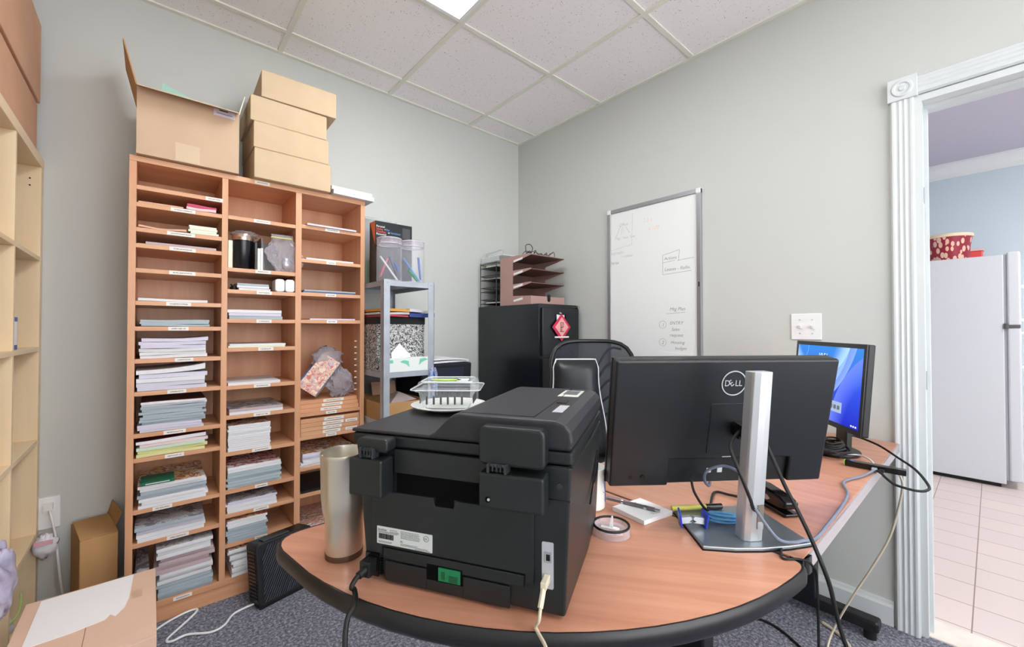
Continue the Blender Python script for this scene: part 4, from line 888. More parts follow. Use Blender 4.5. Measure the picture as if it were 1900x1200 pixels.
# lower list
note('Mtg Plan', -1.285, 1.262, .026); line([(-1.265, 1.245), (-1.375, 1.252)])
def ring(y, z, r_): line([(y + r_ * math.cos(a * .63), z + r_ * math.sin(a * .63)) for a in range(11)], .0008)
ring(-1.243, 1.185, .021); note('1', -1.238, 1.175, .026); note('ENTRY', -1.285, 1.185, .025); note('Sales', -1.295, 1.15, .024); note('request', -1.285, 1.118, .025)
ring(-1.243, 1.085, .021); note('2', -1.236, 1.075, .026); note('Housing', -1.29, 1.078, .024); note('budget', -1.315, 1.046, .024)
t = thing('calendar_sheet', 'small white printed calendar sheet stuck low on the whiteboard', 'paper', (-.013, -1.32, 1.0))
B().hexa([(-.0145, -1.44, .93), (-.0125, -1.44, .93), (-.0125, -1.215, .93), (-.0145, -1.215, .93)], [(-.0145, -1.445, 1.022), (-.0125, -1.445, 1.022), (-.0125, -1.215, 1.034), (-.0145, -1.215, 1.034)]).build('sheet', 'paper', t)
b = B()
for k in range(4): b.box(-.0152, -.0146, -1.285 - k * .045, -1.255 - k * .045, .985 - k * .001, 1.0 - k * .001)
b.build('printed_cells', mat('cell_grey', (206, 206, 214), .7), t)
t = thing('light_switch', 'white double toggle light switch plate on the right wall', 'switch', (-.004, -1.926, 1.17))
B().box(-.006, -.0002, -1.983, -1.869, 1.113, 1.228).build('switch_plate', 'white_plastic', t, bevel=.002)
for y in (-1.903, -1.949):
    B().box(-.018, -.006, y - .004, y + .004, 1.164, 1.176).build('toggle', mat('toggle_w', (214, 214, 210), .4), t, bevel=.001)
    B().cyl((-.0075, y, 1.201), (-.006, y, 1.201), .003, 10).cyl((-.0075, y, 1.14), (-.006, y, 1.14), .003, 10).build('screw', 'silver', t)

# ------------------------------------------------------------------ chair
t = ch = thing('mesh_office_chair', 'black office chair with a rounded see-through mesh back behind the desk', 'chair', (-.58, -1.246, 0), R(-41))
def meshmat():
    m, nt, p = node_mat('chair_mesh'); p.inputs['Base Color'].default_value = col((26, 32, 42)); p.inputs['Roughness'].default_value = .7; p.inputs['Alpha'].default_value = .86
meshmat()
def backpt(u, v, off=0):      # u -1..1, v 0..1
    w_ = .225 - .03 * max(0, .35 - v)
    z = .60 + .495 * v
    return (u * w_, .262 + .05 * (v - .4) ** 2 * 2 - .035 * (1 - u * u) * 0 + .045 * (1 - u * u) - .045 + off, z)
def outline(n=48):
    P = []
    for i in range(n):
        a = 2 * math.pi * i / n; cx_, sx_ = math.cos(a), math.sin(a)
        k = 4.2
        r_ = (abs(cx_) ** k + abs(sx_) ** k) ** (-1 / k)
        P.append((r_ * cx_, .5 + .5 * r_ * sx_))
    return P
OUT = outline()
b = B(); b.tube([backpt(u, v) for u, v in OUT], .011, 8, closed=True, smooth=False); b.build('back_frame', 'black_plastic', ch, local=True, smooth=True)
b = B()
rings = 6
vs = []; fs = []
for r_ in range(1, rings + 1):
    for u, v in OUT: vs.append(backpt(u * r_ / rings, .5 + (v - .5) * r_ / rings))
n = len(OUT); vs.append(backpt(0, .5))
for r_ in range(rings - 1):
    for i in range(n): fs.append((r_ * n + i, r_ * n + (i + 1) % n, (r_ + 1) * n + (i + 1) % n, (r_ + 1) * n + i))
for i in range(n): fs.append((len(vs) - 1, (i + 1) % n, i))
b._add(vs, fs); b.build('mesh_fabric', 'chair_mesh', ch, local=True, smooth=True)
b = B(); b.tube([(0, .31, .40), (0, .34, .60), (0, .33, .85)], .022, 8)
for s in (-1, 1):
    for k, zt in enumerate((.74, .82, .90, .98, 1.05)): b.tube([(0, .33, .62 + k * .06), (s * .10, .325, zt - .05 + k * .01), (s * (.205 - .01 * k), .285, zt)], .007, 6)
b.build('back_spine', 'black_plastic', ch, local=True, smooth=True)
b = B(); b.prism(rrect(-.24, .24, -.24, .22, .07), .43, .50); b.build('seat', mat('seat_fabric', (22, 24, 28), .85, bump=.15, bscale=300), ch, local=True, bevel=.02, seg=3)
for s in (-1, 1):
    b = B(); b.tube([(s * .25, .12, .45), (s * .285, .12, .52), (s * .285, .10, .64), (s * .285, -.02, .68)], .014, 8); b.prism(rrect(s * .285 - .03, s * .285 + .03, -.14, .12, .025), .665, .69); b.build('armrest', 'black_plastic', ch, local=True, smooth=True)
B().cyl((0, 0, .10), (0, 0, .44), .026, 16).build('gas_column', 'black_metal', ch, local=True, smooth=True)
b = B()
for k in range(5):
    a = R(72 * k + 10); c, s_ = math.cos(a), math.sin(a)
    b.tube([(.02 * c, .02 * s_, .12), (.15 * c, .15 * s_, .10), (.29 * c, .29 * s_, .075)], .017, 8)
b.build('star_base', 'black_plastic', ch, local=True, smooth=True)
for k in range(5):
    a = R(72 * k + 10); c, s_ = math.cos(a), math.sin(a)
    B().cyl((.29 * c - .022 * s_, .29 * s_ + .022 * c, .0275), (.29 * c + .022 * s_, .29 * s_ - .022 * c, .0275), .027, 16).cyl((.29 * c, .29 * s_, .03), (.29 * c, .29 * s_, .08), .007, 8).build('caster', 'black_plastic', ch, local=True, smooth=True)
# support cushion with white piping, leaning on the mesh back
t = cu = thing('back_cushion', 'black backrest cushion edged with white piping on the mesh chair', 'cushion', (-.58, -1.246, .505), R(-41))
def cw(v): return .126 + .030 * (1 - v) ** 2 + .010 * math.sin(v * 6)
def cush(u, v, s):    # s = front/back
    w_ = cw(v) * min(1, (1 - (max(0, v - .88) / .12) ** 2 * .16)); z = .0 + v * .495
    rr_ = (1 - abs(u) ** 4) * (1 - (2 * abs(v - .5)) ** 8)
    return (-.092 + u * w_, .160 + .055 * v - s * .055 * max(0, rr_) ** .5, z + .0)
for s in (1,):
    b = B(); b.grid(lambda u, v: cush(u * 2 - 1, v, 1), 16, 20); b.grid(lambda u, v: cush(1 - u * 2, v, -.25), 16, 20)
    b.build('cushion_body', mat('leatherette', (30, 32, 36), .38, bump=.2, bscale=40), cu, local=True, smooth=True)
P_ = [cush(-1, v / 12, 0) for v in range(13)] + [cush(-1 + q / 4, 1, 0) for q in range(1, 8)] + [cush(1, 1 - v / 12, 0) for v in range(13)]
b = B(); b.tube(P_, .0042, 8, smooth=False); b.build('white_piping', 'white_plastic', cu, local=True, smooth=True)
# second dark item under the desk by the chair: pedestal
# ------------------------------------------------------------------ desk
DZ = .717
arc = [(-1.262 + .745 * math.cos(R(a)), -1.495 + .745 * math.sin(R(a))) for a in range(188, 266, 4)]
def rc(p, c, q, n=5):
    out = []
    for i in range(n + 1):
        k = i / n; out.append(tuple((1 - k) ** 2 * p[j] + 2 * k * (1 - k) * c[j] + k * k * q[j] for j in range(2)))
    return out
poly = [(-1.262, -1.465), (-1.93, -1.462)] + rc((-1.955, -1.463), (-2.012, -1.468), (-2.008, -1.535)) + arc[1:] + rc((-1.305, -2.239), (-1.268, -2.240), (-1.2645, -2.215)) 
t = d1 = thing('corner_desk_end', 'rounded wood-look end desk with a thick black edge under the printer', 'desk', (-1.6, -1.8, 0))
def inset(P, d):
    n = len(P); out = []
    for i in range(n):
        a = Vector(P[i - 1]); b_ = Vector(P[i]); c = Vector(P[(i + 1) % n])
        e1 = (b_ - a).normalized(); e2 = (c - b_).normalized(); nn = Vector((-(e1 + e2).y, (e1 + e2).x))
        nn = nn.normalized() if nn.length > 1e-6 else Vector((0, 0)); out.append(tuple(b_ + nn * d))
    return out
sgn = sum(poly[i][0] * poly[(i + 1) % len(poly)][1] - poly[(i + 1) % len(poly)][0] * poly[i][1] for i in range(len(poly)))
ins = inset(poly, .006 if sgn > 0 else -.006)
B().prism(ins, DZ - .03, DZ).build('desk_top', 'desk_laminate', t)
def band(P, prof):
    n = len(P); b = B(); rings_ = []
    s_ = 1 if sgn > 0 else -1
    for d, z in prof: rings_.append([(x, y, z) for x, y in inset(P, d * s_)])
    vs = [p for r_ in rings_ for p in r_]; m = len(prof)
    fs = [(k * n + i, k * n + (i + 1) % n, ((k + 1) % m) * n + (i + 1) % n, ((k + 1) % m) * n + i) for k in range(m) for i in range(n)]
    return b._add(vs, fs)
band(poly, [(.006, DZ - .0005), (.002, DZ + .0004), (-.001, DZ - .003), (-.0035, DZ - .012), (-.003, DZ - .024), (.006, DZ - .036), (.016, DZ - .041), (.016, DZ - .031)]).build('edge_band', mat('edge_black', (26, 25, 27), .38), t, smooth=True)
B().cyl((-1.62, -1.80, .02), (-1.62, -1.80, DZ - .04), .04, 24).build('leg', 'black_metal', t, smooth=True)
B().lathe([(0.19, 0), (.19, .008), (.06, .022), (0, .022)], (-1.62, -1.80, 0), 32).build('leg_base', 'black_metal', t, smooth=True)
B().box(-1.82, -1.42, -2.0, -1.6, DZ - .036, DZ - .0305).build('mounting_plate', 'black_metal', t)
t = d2 = thing('office_desk', 'rectangular wood-look desk with a grey edge running to the right wall', 'desk', (-.63, -1.92, 0))
B().box(-1.258, -.006, -2.226, -1.618, DZ - .030, DZ).build('desk_top', 'desk_laminate_long', t, bevel=.0015)
B().box(-1.225, -.006, -2.2295, -2.2262, DZ - .0305, DZ - .001).build('edge_strip', mat('edge_greyl', (170, 164, 168), .35), t)
B().box(-1.258, -.006, -1.6178, -1.6145, DZ - .0305, DZ - .001).build('edge_strip', mat('edge_greyl', (170, 164, 168), .35), t)
b = B().prism(rc((-1.2605, -2.205), (-1.2605, -2.2325), (-1.222, -2.2325)) + [(-1.222, -2.2264), (-1.2582, -2.2264), (-1.2582, -2.205)], DZ - .034, DZ - .0005); b.build('corner_bumper', 'edge_black', t)
for x in (-.15, -1.13):
    B().box(x - .03, x + .03, -1.99, -1.90, .06, DZ - .052).build('leg', 'black_metal', t, bevel=.006)
    B().box(x - .03, x + .03, -2.185, -1.67, .035, .075).build('foot', 'black_metal', t, bevel=.01, seg=3)
    B().box(x - .025, x + .025, -2.18, -1.68, DZ - .055, DZ - .0305).build('bracket', 'black_metal', t)
    for y in (-2.155, -1.70): B().cyl((x, y, 0), (x, y, .036), .02, 16).build('glide', 'rubber', t, smooth=True)

# ------------------------------------------------------------------ printer (local frame: x along its back, y into the machine)
PZ = DZ + .0015
t = pr = thing('laser_printer', 'large black multifunction laser printer seen from behind on the desk', 'printer', (-1.913, -1.730, PZ), R(-59.8))
PB = dict(parent=pr, local=True)
mat('printer_black', (28, 32, 33), .38, spec=.45, bump=.05, bscale=1400)
mat('printer_top', (42, 42, 46), .45, spec=.4, bump=.1, bscale=1600)
# lower body with tapered sides (front bulges)
b = B(); lo = [(.004, .0, .006), (.362, .0, .006), (.366, .20, .006), (.362, .345, .006), (.0, .345, .006), (-.004, .2, .006)]
b._add(lo + [(.0 - .028, .0, .232), (.372, .0, .232), (.384, .20, .232), (.376, .345, .232), (-.03, .345, .232), (-.034, .2, .232)][0:6],
       [(5, 4, 3, 2, 1, 0), (6, 7, 8, 9, 10, 11)] + [(i, (i + 1) % 6, 6 + (i + 1) % 6, 6 + i) for i in range(6)])
b.v = b.v[:6] + [(-.020, .0, .232), (.372, .0, .232), (.377, .20, .232), (.374, .345, .232), (-.022, .345, .232), (-.03, .2, .232)]
b.build('printer_body', 'printer_black', bevel=.004, **PB)
B().box(-.030, .374, .0, .35, .234, .2545).build('scanner_frame', 'printer_black', bevel=.004, **PB)
# left scanner lid and document feeder
B().box(-.030, .150, -.002, .335, .2560, .2620).build('scanner_lid', 'printer_top', bevel=.004, seg=3, **PB)
b = B()
pts = [(.118, .2562), (.372, .2562), (.375, .270), (.373, .286), (.364, .297), (.348, .302), (.185, .302), (.174, .299), (.160, .288), (.140, .268)]
b.prism(pts, -.004, .345, 'y'); b.build('document_feeder', 'printer_top', bevel=.009, seg=4, smooth=False, **PB)
B().box(.310, .3115, .012, .334, .3019, .3026).box(.185, .3115, .0115, .0128, .3019, .3026).build('feeder_seam', 'black_gloss', **PB)
B().box(.316, .334, .145, .175, .3019, .3032).build('latch_slot', 'black_gloss', **PB)
B().box(.328, .345, .06, .125, .3020, .3026).build('grey_sticker', mat('stk_grey', (178, 178, 184), .5), **PB)
b = B().box(.300, .342, .225, .31, .3020, .3026); o = b.build('guide_sticker', mat('stk_pale', (196, 200, 190), .5), **PB)
B().box(.306, .336, .250, .302, .3027, .3030).build('sticker_picture', mat('stk_dark', (92, 94, 96), .5), o, local=True)
# rear hinges
b = B().prism(rrect(.232, .338, .232, .2915, .010), -.030, -.002, 'y'); b.build('right_hinge_cover', 'printer_black', bevel=.005, seg=3, **PB)
b = B().box(.236, .338, -.038, -.002, .170, .2235); o = b.build('right_hinge_block', 'printer_black', bevel=.004, seg=3, **PB)
B().cyl((.252, -.0385, .184), (.252, -.0390, .184), .0045, 14).build('screw_hole', 'deep_black', o, local=True)
B().cyl((.2535, -.0390, .1845), (.2535, -.0405, .1845), .0022, 12).build('screw', 'silver', o, local=True)
b = B().box(.251, .281, -.030, -.018, .2236, .2325)
for x in (.2495, .2775): b.box(x, x + .004, -.040, -.018, .224, .2375)
b.cyl((.2535, -.032, .2335), (.2775, -.032, .2335), .0035, 10)
for x in (.258, .2645, .271): b.box(x, x + .0022, -.0385, -.028, .226, .236)
b.build('right_hinge', mat('hinge_black', (44, 48, 52), .3), bevel=.001, **PB)
b = B().prism(rrect(.004, .066, .232, .2545, .007), -.030, -.002, 'y'); b.build('left_hinge_cover', 'printer_black', bevel=.004, seg=3, **PB)
B().box(-.006, .060, -.038, -.002, .158, .2215).build('left_hinge_block', 'printer_black', bevel=.004, seg=3, **PB)
b = B().box(.016, .040, -.030, -.018, .2216, .2375)
for x in (.014, .039): b.box(x, x + .003, -.036, -.018, .222, .240)
b.cyl((.017, -.031, .236), (.039, -.031, .236), .003, 10)
for x in (.022, .028, .034): b.box(x, x + .002, -.035, -.026, .226, .240)
b.build('left_hinge', 'hinge_black', bevel=.001, **PB)
# recesses, doors, labels on the back
B().box(.066, .232, -.0012, .0005, .159, .192).build('output_recess', 'deep_black', **PB)
B().box(.062, .236, -.004, -.0002, .192, .2325).build('upper_rear_panel', 'printer_black', bevel=.0015, **PB)
b = B().prism([(.018, .048), (.038, .048), (.038, .062), (.300, .062), (.300, .048), (.314, .048), (.314, .158), (.180, .158), (.176, .145), (.142, .145), (.138, .158), (.018, .158)], -.004, -.0006, 'y')
b.build('rear_door', 'printer_black', bevel=.0012, **PB)
B().box(.142, .176, -.0014, -.0004, .146, .160).build('door_grip', 'deep_black', **PB)
B().box(.041, .298, -.0045, -.0006, .041, .0595).build('lower_flap', 'printer_black', bevel=.0012, **PB)
b = B().box(.046, .127, -.005, -.0006, .004, .038).box(.194, .275, -.005, -.0006, .004, .038).box(.127, .194, -.005, -.0006, .004, .022)
b.build('tray_back', 'printer_black', bevel=.0012, **PB)
o = B().box(.1275, .1935, -.0046, -.0030, .0225, .048).build('tray_opening', 'deep_black', **PB)
B().box(.150, .190, -.0062, -.0046, .0245, .046).build('green_lever', mat('lever_green', (16, 120, 74), .35), o, local=True)
B().box(.156, .162, -.0072, -.0062, .028, .040).box(.170, .186, -.0072, -.0062, .026, .036).build('lever_ribs', mat('lever_green2', (10, 84, 54), .35), o, local=True)
o = B().prism(rrect(.3265, .3445, .046, .116, .002), -.0026, -.0006, 'y').build('port_panel', 'stk_grey', **PB)
B().box(.3305, .3420, -.0034, -.0026, .086, .102).build('network_port', 'chrome', o, local=True)
B().box(.3335, .3395, -.0040, -.0034, .089, .098).build('port_hole', 'black_gloss', o, local=True)
B().box(.3300, .3405, -.0034, -.0026, .060, .0665).build('usb_port', 'chrome', o, local=True)
B().box(.003, .030, -.003, .0, .006, .046).build('power_inlet', 'black_gloss', **PB)
b = B()
for k in range(7): b.box(.0325, .0385, -.002, .0, .012 + k * .0042, .0142 + k * .0042)
b.build('vent_slots', 'deep_black', **PB)
B().box(.338, .3705, -.0012, .0004, .1805, .182).box(.338, .374, -.0012, .0004, .2318, .2332).build('body_seam', 'black_gloss', **PB)
B().cyl((.354, -.003, .203), (.354, 0, .203), .0045, 12).build('rear_screw', 'hinge_black', **PB)
# rating label
o = B().prism(rrect(.0285, .138, .0665, .0965, .001), -.0052, -.0042, 'y').build('rating_label', mat('rating', (206, 210, 206), .4), **PB)
Mp = MW[pr.name] @ FW(0, -.0053, 0)
def lt(s, x, z, sz, m='txt_dark'): text('lettering', s, sz, MW[pr.name] @ FW(x, -.0054, z), m, o, ext=.00008)
lt('brother', .031, .0895, .0058); lt('FC', .0765, .0745, .0046)
b = B(); rr = random.Random(2); x = .0325
while x < .063:
    w_ = rr.choice((.0004, .0004, .0008, .0011)); b.box(x, x + w_, -.0057, -.0052, .0755, .0845); x += w_ + rr.choice((.0004, .0007))
b.box(.031, .0735, -.0056, -.0052, .0877, .0881); b.build('barcode', 'txt_dark', o, local=True)
b = B()
for z, x0_, x1_ in ((.0925, .055, .070), (.0896, .055, .0725), (.0862, .032, .070), (.0712, .032, .060), (.0694, .032, .058), (.0932, .077, .112), (.0908, .077, .114), (.0886, .077, .112), (.0864, .077, .115), (.0842, .077, .114), (.0820, .077, .113), (.0722, .077, .110), (.0702, .077, .130), (.0682, .105, .134)):
    x = x0_
    while x < x1_:
        w_ = rr.uniform(.001, .004); b.box(x, min(x + w_, x1_), -.0056, -.0052, z - .0004, z + .0004); x += w_ + .0007
b.build('fine_print', 'txt_grey', o, local=True)
text('lettering', 'UL', .0055, MW[pr.name] @ FW(.1225, -.0054, .0868), 'txt_dark', o, ext=.00008)
b = B(MW[pr.name] @ frame((.1265, -.0052, .0885), (1, 0, 0), (0, 0, 1))).lathe([(.0046, 0), (.0046, .0003), (.0051, .0003), (.0051, 0)], n=24, close=True); b.build('listing_mark', 'txt_dark', o)
B().hexa([(.3745, .16, .115), (.3775, .16, .115), (.3775, .27, .150), (.3745, .27, .150)], [(.3745, .17, .118), (.3775, .17, .118), (.3775, .275, .185), (.3745, .275, .185)]).build('side_grip', 'black_gloss', **PB)
# plugs and cables of the printer
W = lambda x, y, z: tuple(MW[pr.name] @ Vector((x, y, z)))
t = thing('power_cable', 'thick black power cable from the printer back hanging over the desk edge', 'cable', W(.017, -.03, .024))
o = B(MW[pr.name]).box(.006, .027, -.024, -.0031, .013, .040).build('plug', 'black_plastic', t, bevel=.002)
b = B(); b.tube([W(.017, -.020, .026), W(.014, -.040, .022), W(.012, -.050, .012), (-1.945, -1.765, DZ + .0055), (-1.957, -1.80, DZ + .005), (-1.974, -1.812, DZ - .008), (-1.982, -1.83, .66), (-1.975, -1.85, .50), (-1.95, -1.86, .30), (-1.90, -1.88, .10), (-1.86, -1.92, .006)], .0042, 10); b.build('cord', 'rubber', t, smooth=True)
b = B(); b.tube([W(.017, -.022, .026), W(.0145, -.036, .023)], .0065, 10); b.build('strain_relief', 'black_plastic', t, smooth=True)
t = thing('usb_cable', 'off-white USB cable plugged into the right of the printer back', 'cable', W(.335, -.03, .05))
B(MW[pr.name]).box(.3305, .3400, -.028, -.0035, .0575, .0690).build('plug', 'beige_plastic', t, bevel=.0015)
b = B(); b.tube([W(.335, -.020, .062), W(.334, -.034, .045), W(.332, -.040, .022), (-1.775, -2.025, DZ + .004), (-1.790, -2.06, DZ + .0035), (-1.802, -2.078, DZ - .006), (-1.808, -2.09, .66), (-1.80, -2.10, .45), (-1.77, -2.13, .2), (-1.72, -2.2, .005)], .0026, 8); b.build('cord', 'beige_plastic', t, smooth=True)
b = B(); b.tube([W(.335, -.024, .060), W(.334, -.040, .040)], .0042, 8); b.build('strain_relief', 'beige_plastic', t, smooth=True)

# plate and clamshell on the scanner lid
pc = Vector(W(.055, .215, .2625))
t = thing('dinner_plate', 'white plate on the scanner lid under the clear fruit box', 'plate', pc)
B().lathe([(.0, .0), (.045, .0), (.050, .003), (.082, .010), (.084, .0125), (.081, .013), (.05, .006), (0, .005)], pc, 40).build('plate', mat('porcelain', (240, 240, 236), .15), t, smooth=True)
t = cl = thing('clear_food_box', 'clear plastic clamshell fruit box with a green label on the white plate', 'food box', pc + Vector((0, 0, .0065)), R(-59.8 + 18))
def ring_(a, d, z, r=.012): return [(x, y, z) for x, y in rrect(-a, a, -d, d, r, 4)]
def loft(levels, cap_lo=True, cap_hi=True):
    b = B(); n = len(levels[0]); vs = [p for l in levels for p in l]
    fs = [(k * n + i, k * n + (i + 1) % n, (k + 1) * n + (i + 1) % n, (k + 1) * n + i) for k in range(len(levels) - 1) for i in range(n)]
    if cap_lo: fs.append(tuple(range(n))[::-1])
    if cap_hi: fs.append(tuple(range((len(levels) - 1) * n, len(levels) * n)))
    return b._add(vs, fs)
loft([ring_(.050, .042, .001), ring_(.052, .044, .004), ring_(.060, .052, .038), ring_(.066, .058, .039), ring_(.066, .058, .042)], True, False).build('bottom_tray', 'clear_plastic', cl, local=True)
loft([ring_(.074, .064, .043), ring_(.074, .064, .046), ring_(.064, .055, .047), ring_(.060, .051, .058), ring_(.050, .042, .060), ring_(.048, .040, .057)], False, True).build('lid', 'clear_plastic', cl, local=True)
b = B()
for z, a, d in ((.0435, .074, .064), (.0595, .055, .047)): b.tube(ring_(a, d, z), .0011, 6, closed=True, smooth=False)
b.build('lid_rim', mat('clear_rim', (205, 214, 214), .1), cl, local=True)
mat('slot_grey', (70, 76, 76), .4)
for s in (-1, 1):
    b = B(); [b.box(-.042 + k * .015, -.038 + k * .015, s * .0485 - .001, s * .0485 + .001, .012, .030) for k in range(6)]
    b.build('slot_row', 'slot_grey', cl, local=True)
    b = B(); [b.box(s * .0575 - .001, s * .0575 + .001, -.035 + k * .015, -.031 + k * .015, .012, .030) for k in range(5)]
    b.build('slot_row', 'slot_grey', cl, local=True)
b = B(); b.lathe([(0, .0575), (.028, .0575), (.028, .0582), (0, .0582)], n=30); b.v = [(x * 1.25 - .006, y * .62, z + .001) for x, y, z in b.v]; b.build('green_label', mat('leaf_green', (170, 206, 90), .5), cl, local=True)
B().box(.018, .042, -.012, .022, .0575, .0592).build('white_label', 'paper', cl, local=True)
B().prism(rrect(-.046, .046, -.038, .038, .008), .0025, .0045).build('liner_pad', mat('pad', (206, 212, 208), .7), cl, local=True)
# ------------------------------------------------------------------ things on the desk
DT = DZ + .0006
c0 = (-1.915, -1.628, DT)
t = thing('steel_tumbler', 'tall brushed steel tumbler standing left of the printer', 'tumbler', c0)
B().lathe([(.030, 0), (.0335, .003), (.0345, .012), (.0355, .075), (.0395, .088), (.0425, .115), (.0445, .195), (.0455, .200), (.0445, .202), (.0430, .198), (.0410, .115), (.034, .085), (.032, .012), (0, .008)], c0, 48).build('cup', 'steel', t, smooth=True)
B().lathe([(.0303, .0), (.0348, .0005), (.0352, .010), (.0348, .0105)], c0, 48, close=False).build('base_ring', mat('steel_dark', (120, 104, 92), .35, .9), t, smooth=True)
b = B(); b.cyl((c0[0] - .012, c0[1] + .005, c0[2] + .03), (c0[0] - .037, c0[1] + .018, c0[2] + .1965), .0016, 8)
tag(b.build('stir_stick', 'beige_plastic'), 'thin pale stick standing inside the steel tumbler', 'stick')
c1 = (-1.372, -1.806, DT)
t = thing('white_mug', 'white mug with a drawn line figure between the printer and the monitor', 'mug', c1)
B().lathe([(.033, 0), (.0355, .003), (.0365, .096), (.0375, .099), (.036, .100), (.0335, .096), (.032, .008), (0, .006)], c1, 40).build('cup', 'porcelain', t, smooth=True)
def onmug(a, z, r_=.0368): return (c1[0] + r_ * math.cos(R(a)), c1[1] + r_ * math.sin(R(a)), c1[2] + z)
b = B(); b.tube([onmug(-70, .02), onmug(-66, .045), onmug(-62, .06), onmug(-70, .078), onmug(-78, .07), onmug(-72, .052), onmug(-60, .030), onmug(-64, .016)], .0008, 5); b.build('line_drawing', mat('draw_blue', (90, 100, 170), .5), t)
b = B(); b.tube([onmug(-85, .045), onmug(-70, .040), onmug(-55, .046)], .0007, 5); b.build('line_drawing', 'txt_grey', t)
b = B(); b.tube([(c1[0] - .034, c1[1] + .012, DT + .08), (c1[0] - .060, c1[1] + .024, DT + .075), (c1[0] - .064, c1[1] + .026, DT + .045), (c1[0] - .036, c1[1] + .012, DT + .022)], .005, 8); b.build('handle', 'porcelain', t, smooth=True)
c2 = (-1.446, -1.921, DT)
t = thing('tumbler_lid', 'round clear tumbler lid with black gasket and white slider on the desk', 'lid', c2)
B().shell([(.0, .008), (.034, .008), (.036, .016), (.0395, .018), (.0395, .010), (.0405, .0), (.0375, .0)], c2, 44).build('lid_body', 'lid_plastic', t, smooth=True)
b = B(); b.tube([(c2[0] + .038 * math.cos(k * .2618), c2[1] + .038 * math.sin(k * .2618), DT + .018) for k in range(24)], .0026, 8, closed=True, smooth=False); b.build('gasket', 'rubber', t, smooth=True)
b = B(frame((c2[0], c2[1], DT + .0085), (.45, -.9, 0), (.9, .45, 0))).prism([(-.022, -.004), (.012, -.006), (.018, -.002), (.018, .003), (.010, .006), (-.022, .004)], 0, .003).build('slider', 'white_plastic', t, bevel=.0008)
B(frame((c2[0], c2[1], DT + .0115), (.45, -.9, 0), (.9, .45, 0))).hexa([(-.004, -.003, 0), (.004, -.003, 0), (.004, .003, 0), (-.004, .003, 0)], [(.001, -.002, .024), (.004, -.002, .024), (.004, .002, .024), (.001, .002, .024)]).build('slider_tab', 'white_plastic', t)
# notepad, pencil
q4 = [(-1.378, -1.870), (-1.262, -1.872), (-1.268, -1.972), (-1.372, -1.975)]
q4 = [(-1.352, -1.858), (-1.256, -1.874), (-1.266, -1.966), (-1.362, -1.950)]
t = thing('memo_pad', 'white memo pad under a grey pen on the desk', 'notepad', (-1.31, -1.91, DT))
B().prism(q4, DT, DT + .0095).build('pages', 'edge_white', t)
B().prism(inset(q4, .0004), DT + .0096, DT + .0100).build('top_sheet', 'paper', t)
b = B(frame((-1.31, -1.91, DT + .0101), Vector((q4[1][0] - q4[0][0], q4[1][1] - q4[0][1], 0)), Vector((q4[0][0] - q4[3][0], q4[0][1] - q4[3][1], 0))))
rr = random.Random(8)
for k, (yy, n_) in enumerate(((.032, 3), (-.030, 4), (-.036, 3))):
    x = -.004
    for _ in range(n_): w_ = rr.uniform(.004, .01); b.box(x, x + w_, yy - .0006, yy + .0006, 0, .0002); x += w_ + .002
b.build('faint_print', 'txt_grey', t)
p0 = Vector((-1.333, -1.808, DT + .0145)); p1 = Vector((-1.298, -1.953, DT + .0150)); d = (p1 - p0).normalized()
t = thing('ballpoint_pen', 'grey metal ballpoint pen lying across the memo pad', 'pen', p0)
B().cyl(p0 + d * .016, p1 - d * .012, .0046, 16).build('barrel', mat('pen_grey', (122, 116, 122), .35, .5), t, smooth=True)
B().cyl(p0, p0 + d * .016, .0009, 14, .0042).build('tip', 'silver', t, smooth=True)
b = B().cyl(p1 - d * .038, p1 - d * .031, .0050, 16).cyl(p1 - d * .012, p1, .0032, 14).cyl(p0 + d * .055, p0 + d * .060, .0049, 16); b.build('trim_rings', 'chrome', t, smooth=True)

# ------------------------------------------------------------------ large monitor seen from behind
az = R(-36.03); Wv = Vector((math.cos(az), math.sin(az), 0)); Nv = Vector((Wv.y, -Wv.x, 0)); O_ = Vector((-1.1638, -2.0262, 0))
def q(w_, n, z): return tuple(O_ + Wv * w_ + Nv * n + Vector((0, 0, z)))
t = mo = thing('rear_monitor', 'large black flat monitor seen from behind on a silver stand', 'monitor', tuple(O_ + Nv * .13 + Vector((0, 0, DT))), az)
tl = R(11.48); up_ = Vector((0, 0, 1)) * math.cos(tl) + Nv * math.sin(tl)
MT = frame((O_.x, O_.y, .7839), Wv, -Nv * math.cos(tl) + Vector((0, 0, 1)) * math.sin(tl), up_)
mat('mon_back', (26, 29, 32), .38, spec=.5, bump=.05, bscale=1500)
mat('mon_recess', (18, 20, 23), .5)
b = B(MT).prism([(-.268, .001), (-.124, -.001), (-.124, .066), (.180, .066), (.180, .001), (.268, .002), (.269, .311), (-.269, .311)], .0, .030, 'y'); b.build('back_cover', 'mon_back', t, bevel=.005, seg=3)
B(MT).box(-.124, .180, .012, .030, -.0, .066).build('port_recess', 'mon_recess', t)
B(MT).box(-.2695, .2695, .0305, .040, -.004, .3112).build('screen_bezel', 'black_plastic', t, bevel=.002)
B(MT).box(-.262, .262, .0402, .0408, .006, .306).build('screen_glass', 'black_gloss', t)
b = B(MT)
for k in range(120): b.box(-.262 + k * .0044, -.262 + k * .0044 + .0022, .004, .024, .3106, .3116)
b.build('top_vents', 'black_gloss', t)
o = B(MT).box(-.036, .064, -.0012, .0004, .082, .206).build('mounting_plate', 'mon_back', t, bevel=.0005)
B(MT @ frame((.012, -.0008, .256), (1, 0, 0), (0, 0, 1))).lathe([(.0275, 0), (.0275, .0012), (.0300, .0012), (.0300, 0)], n=56, close=True).build('logo_ring', mat('logo_silver', (205, 208, 210), .3, .3), t, smooth=True)
Lg = MT @ FW(0, -.0012, 0)
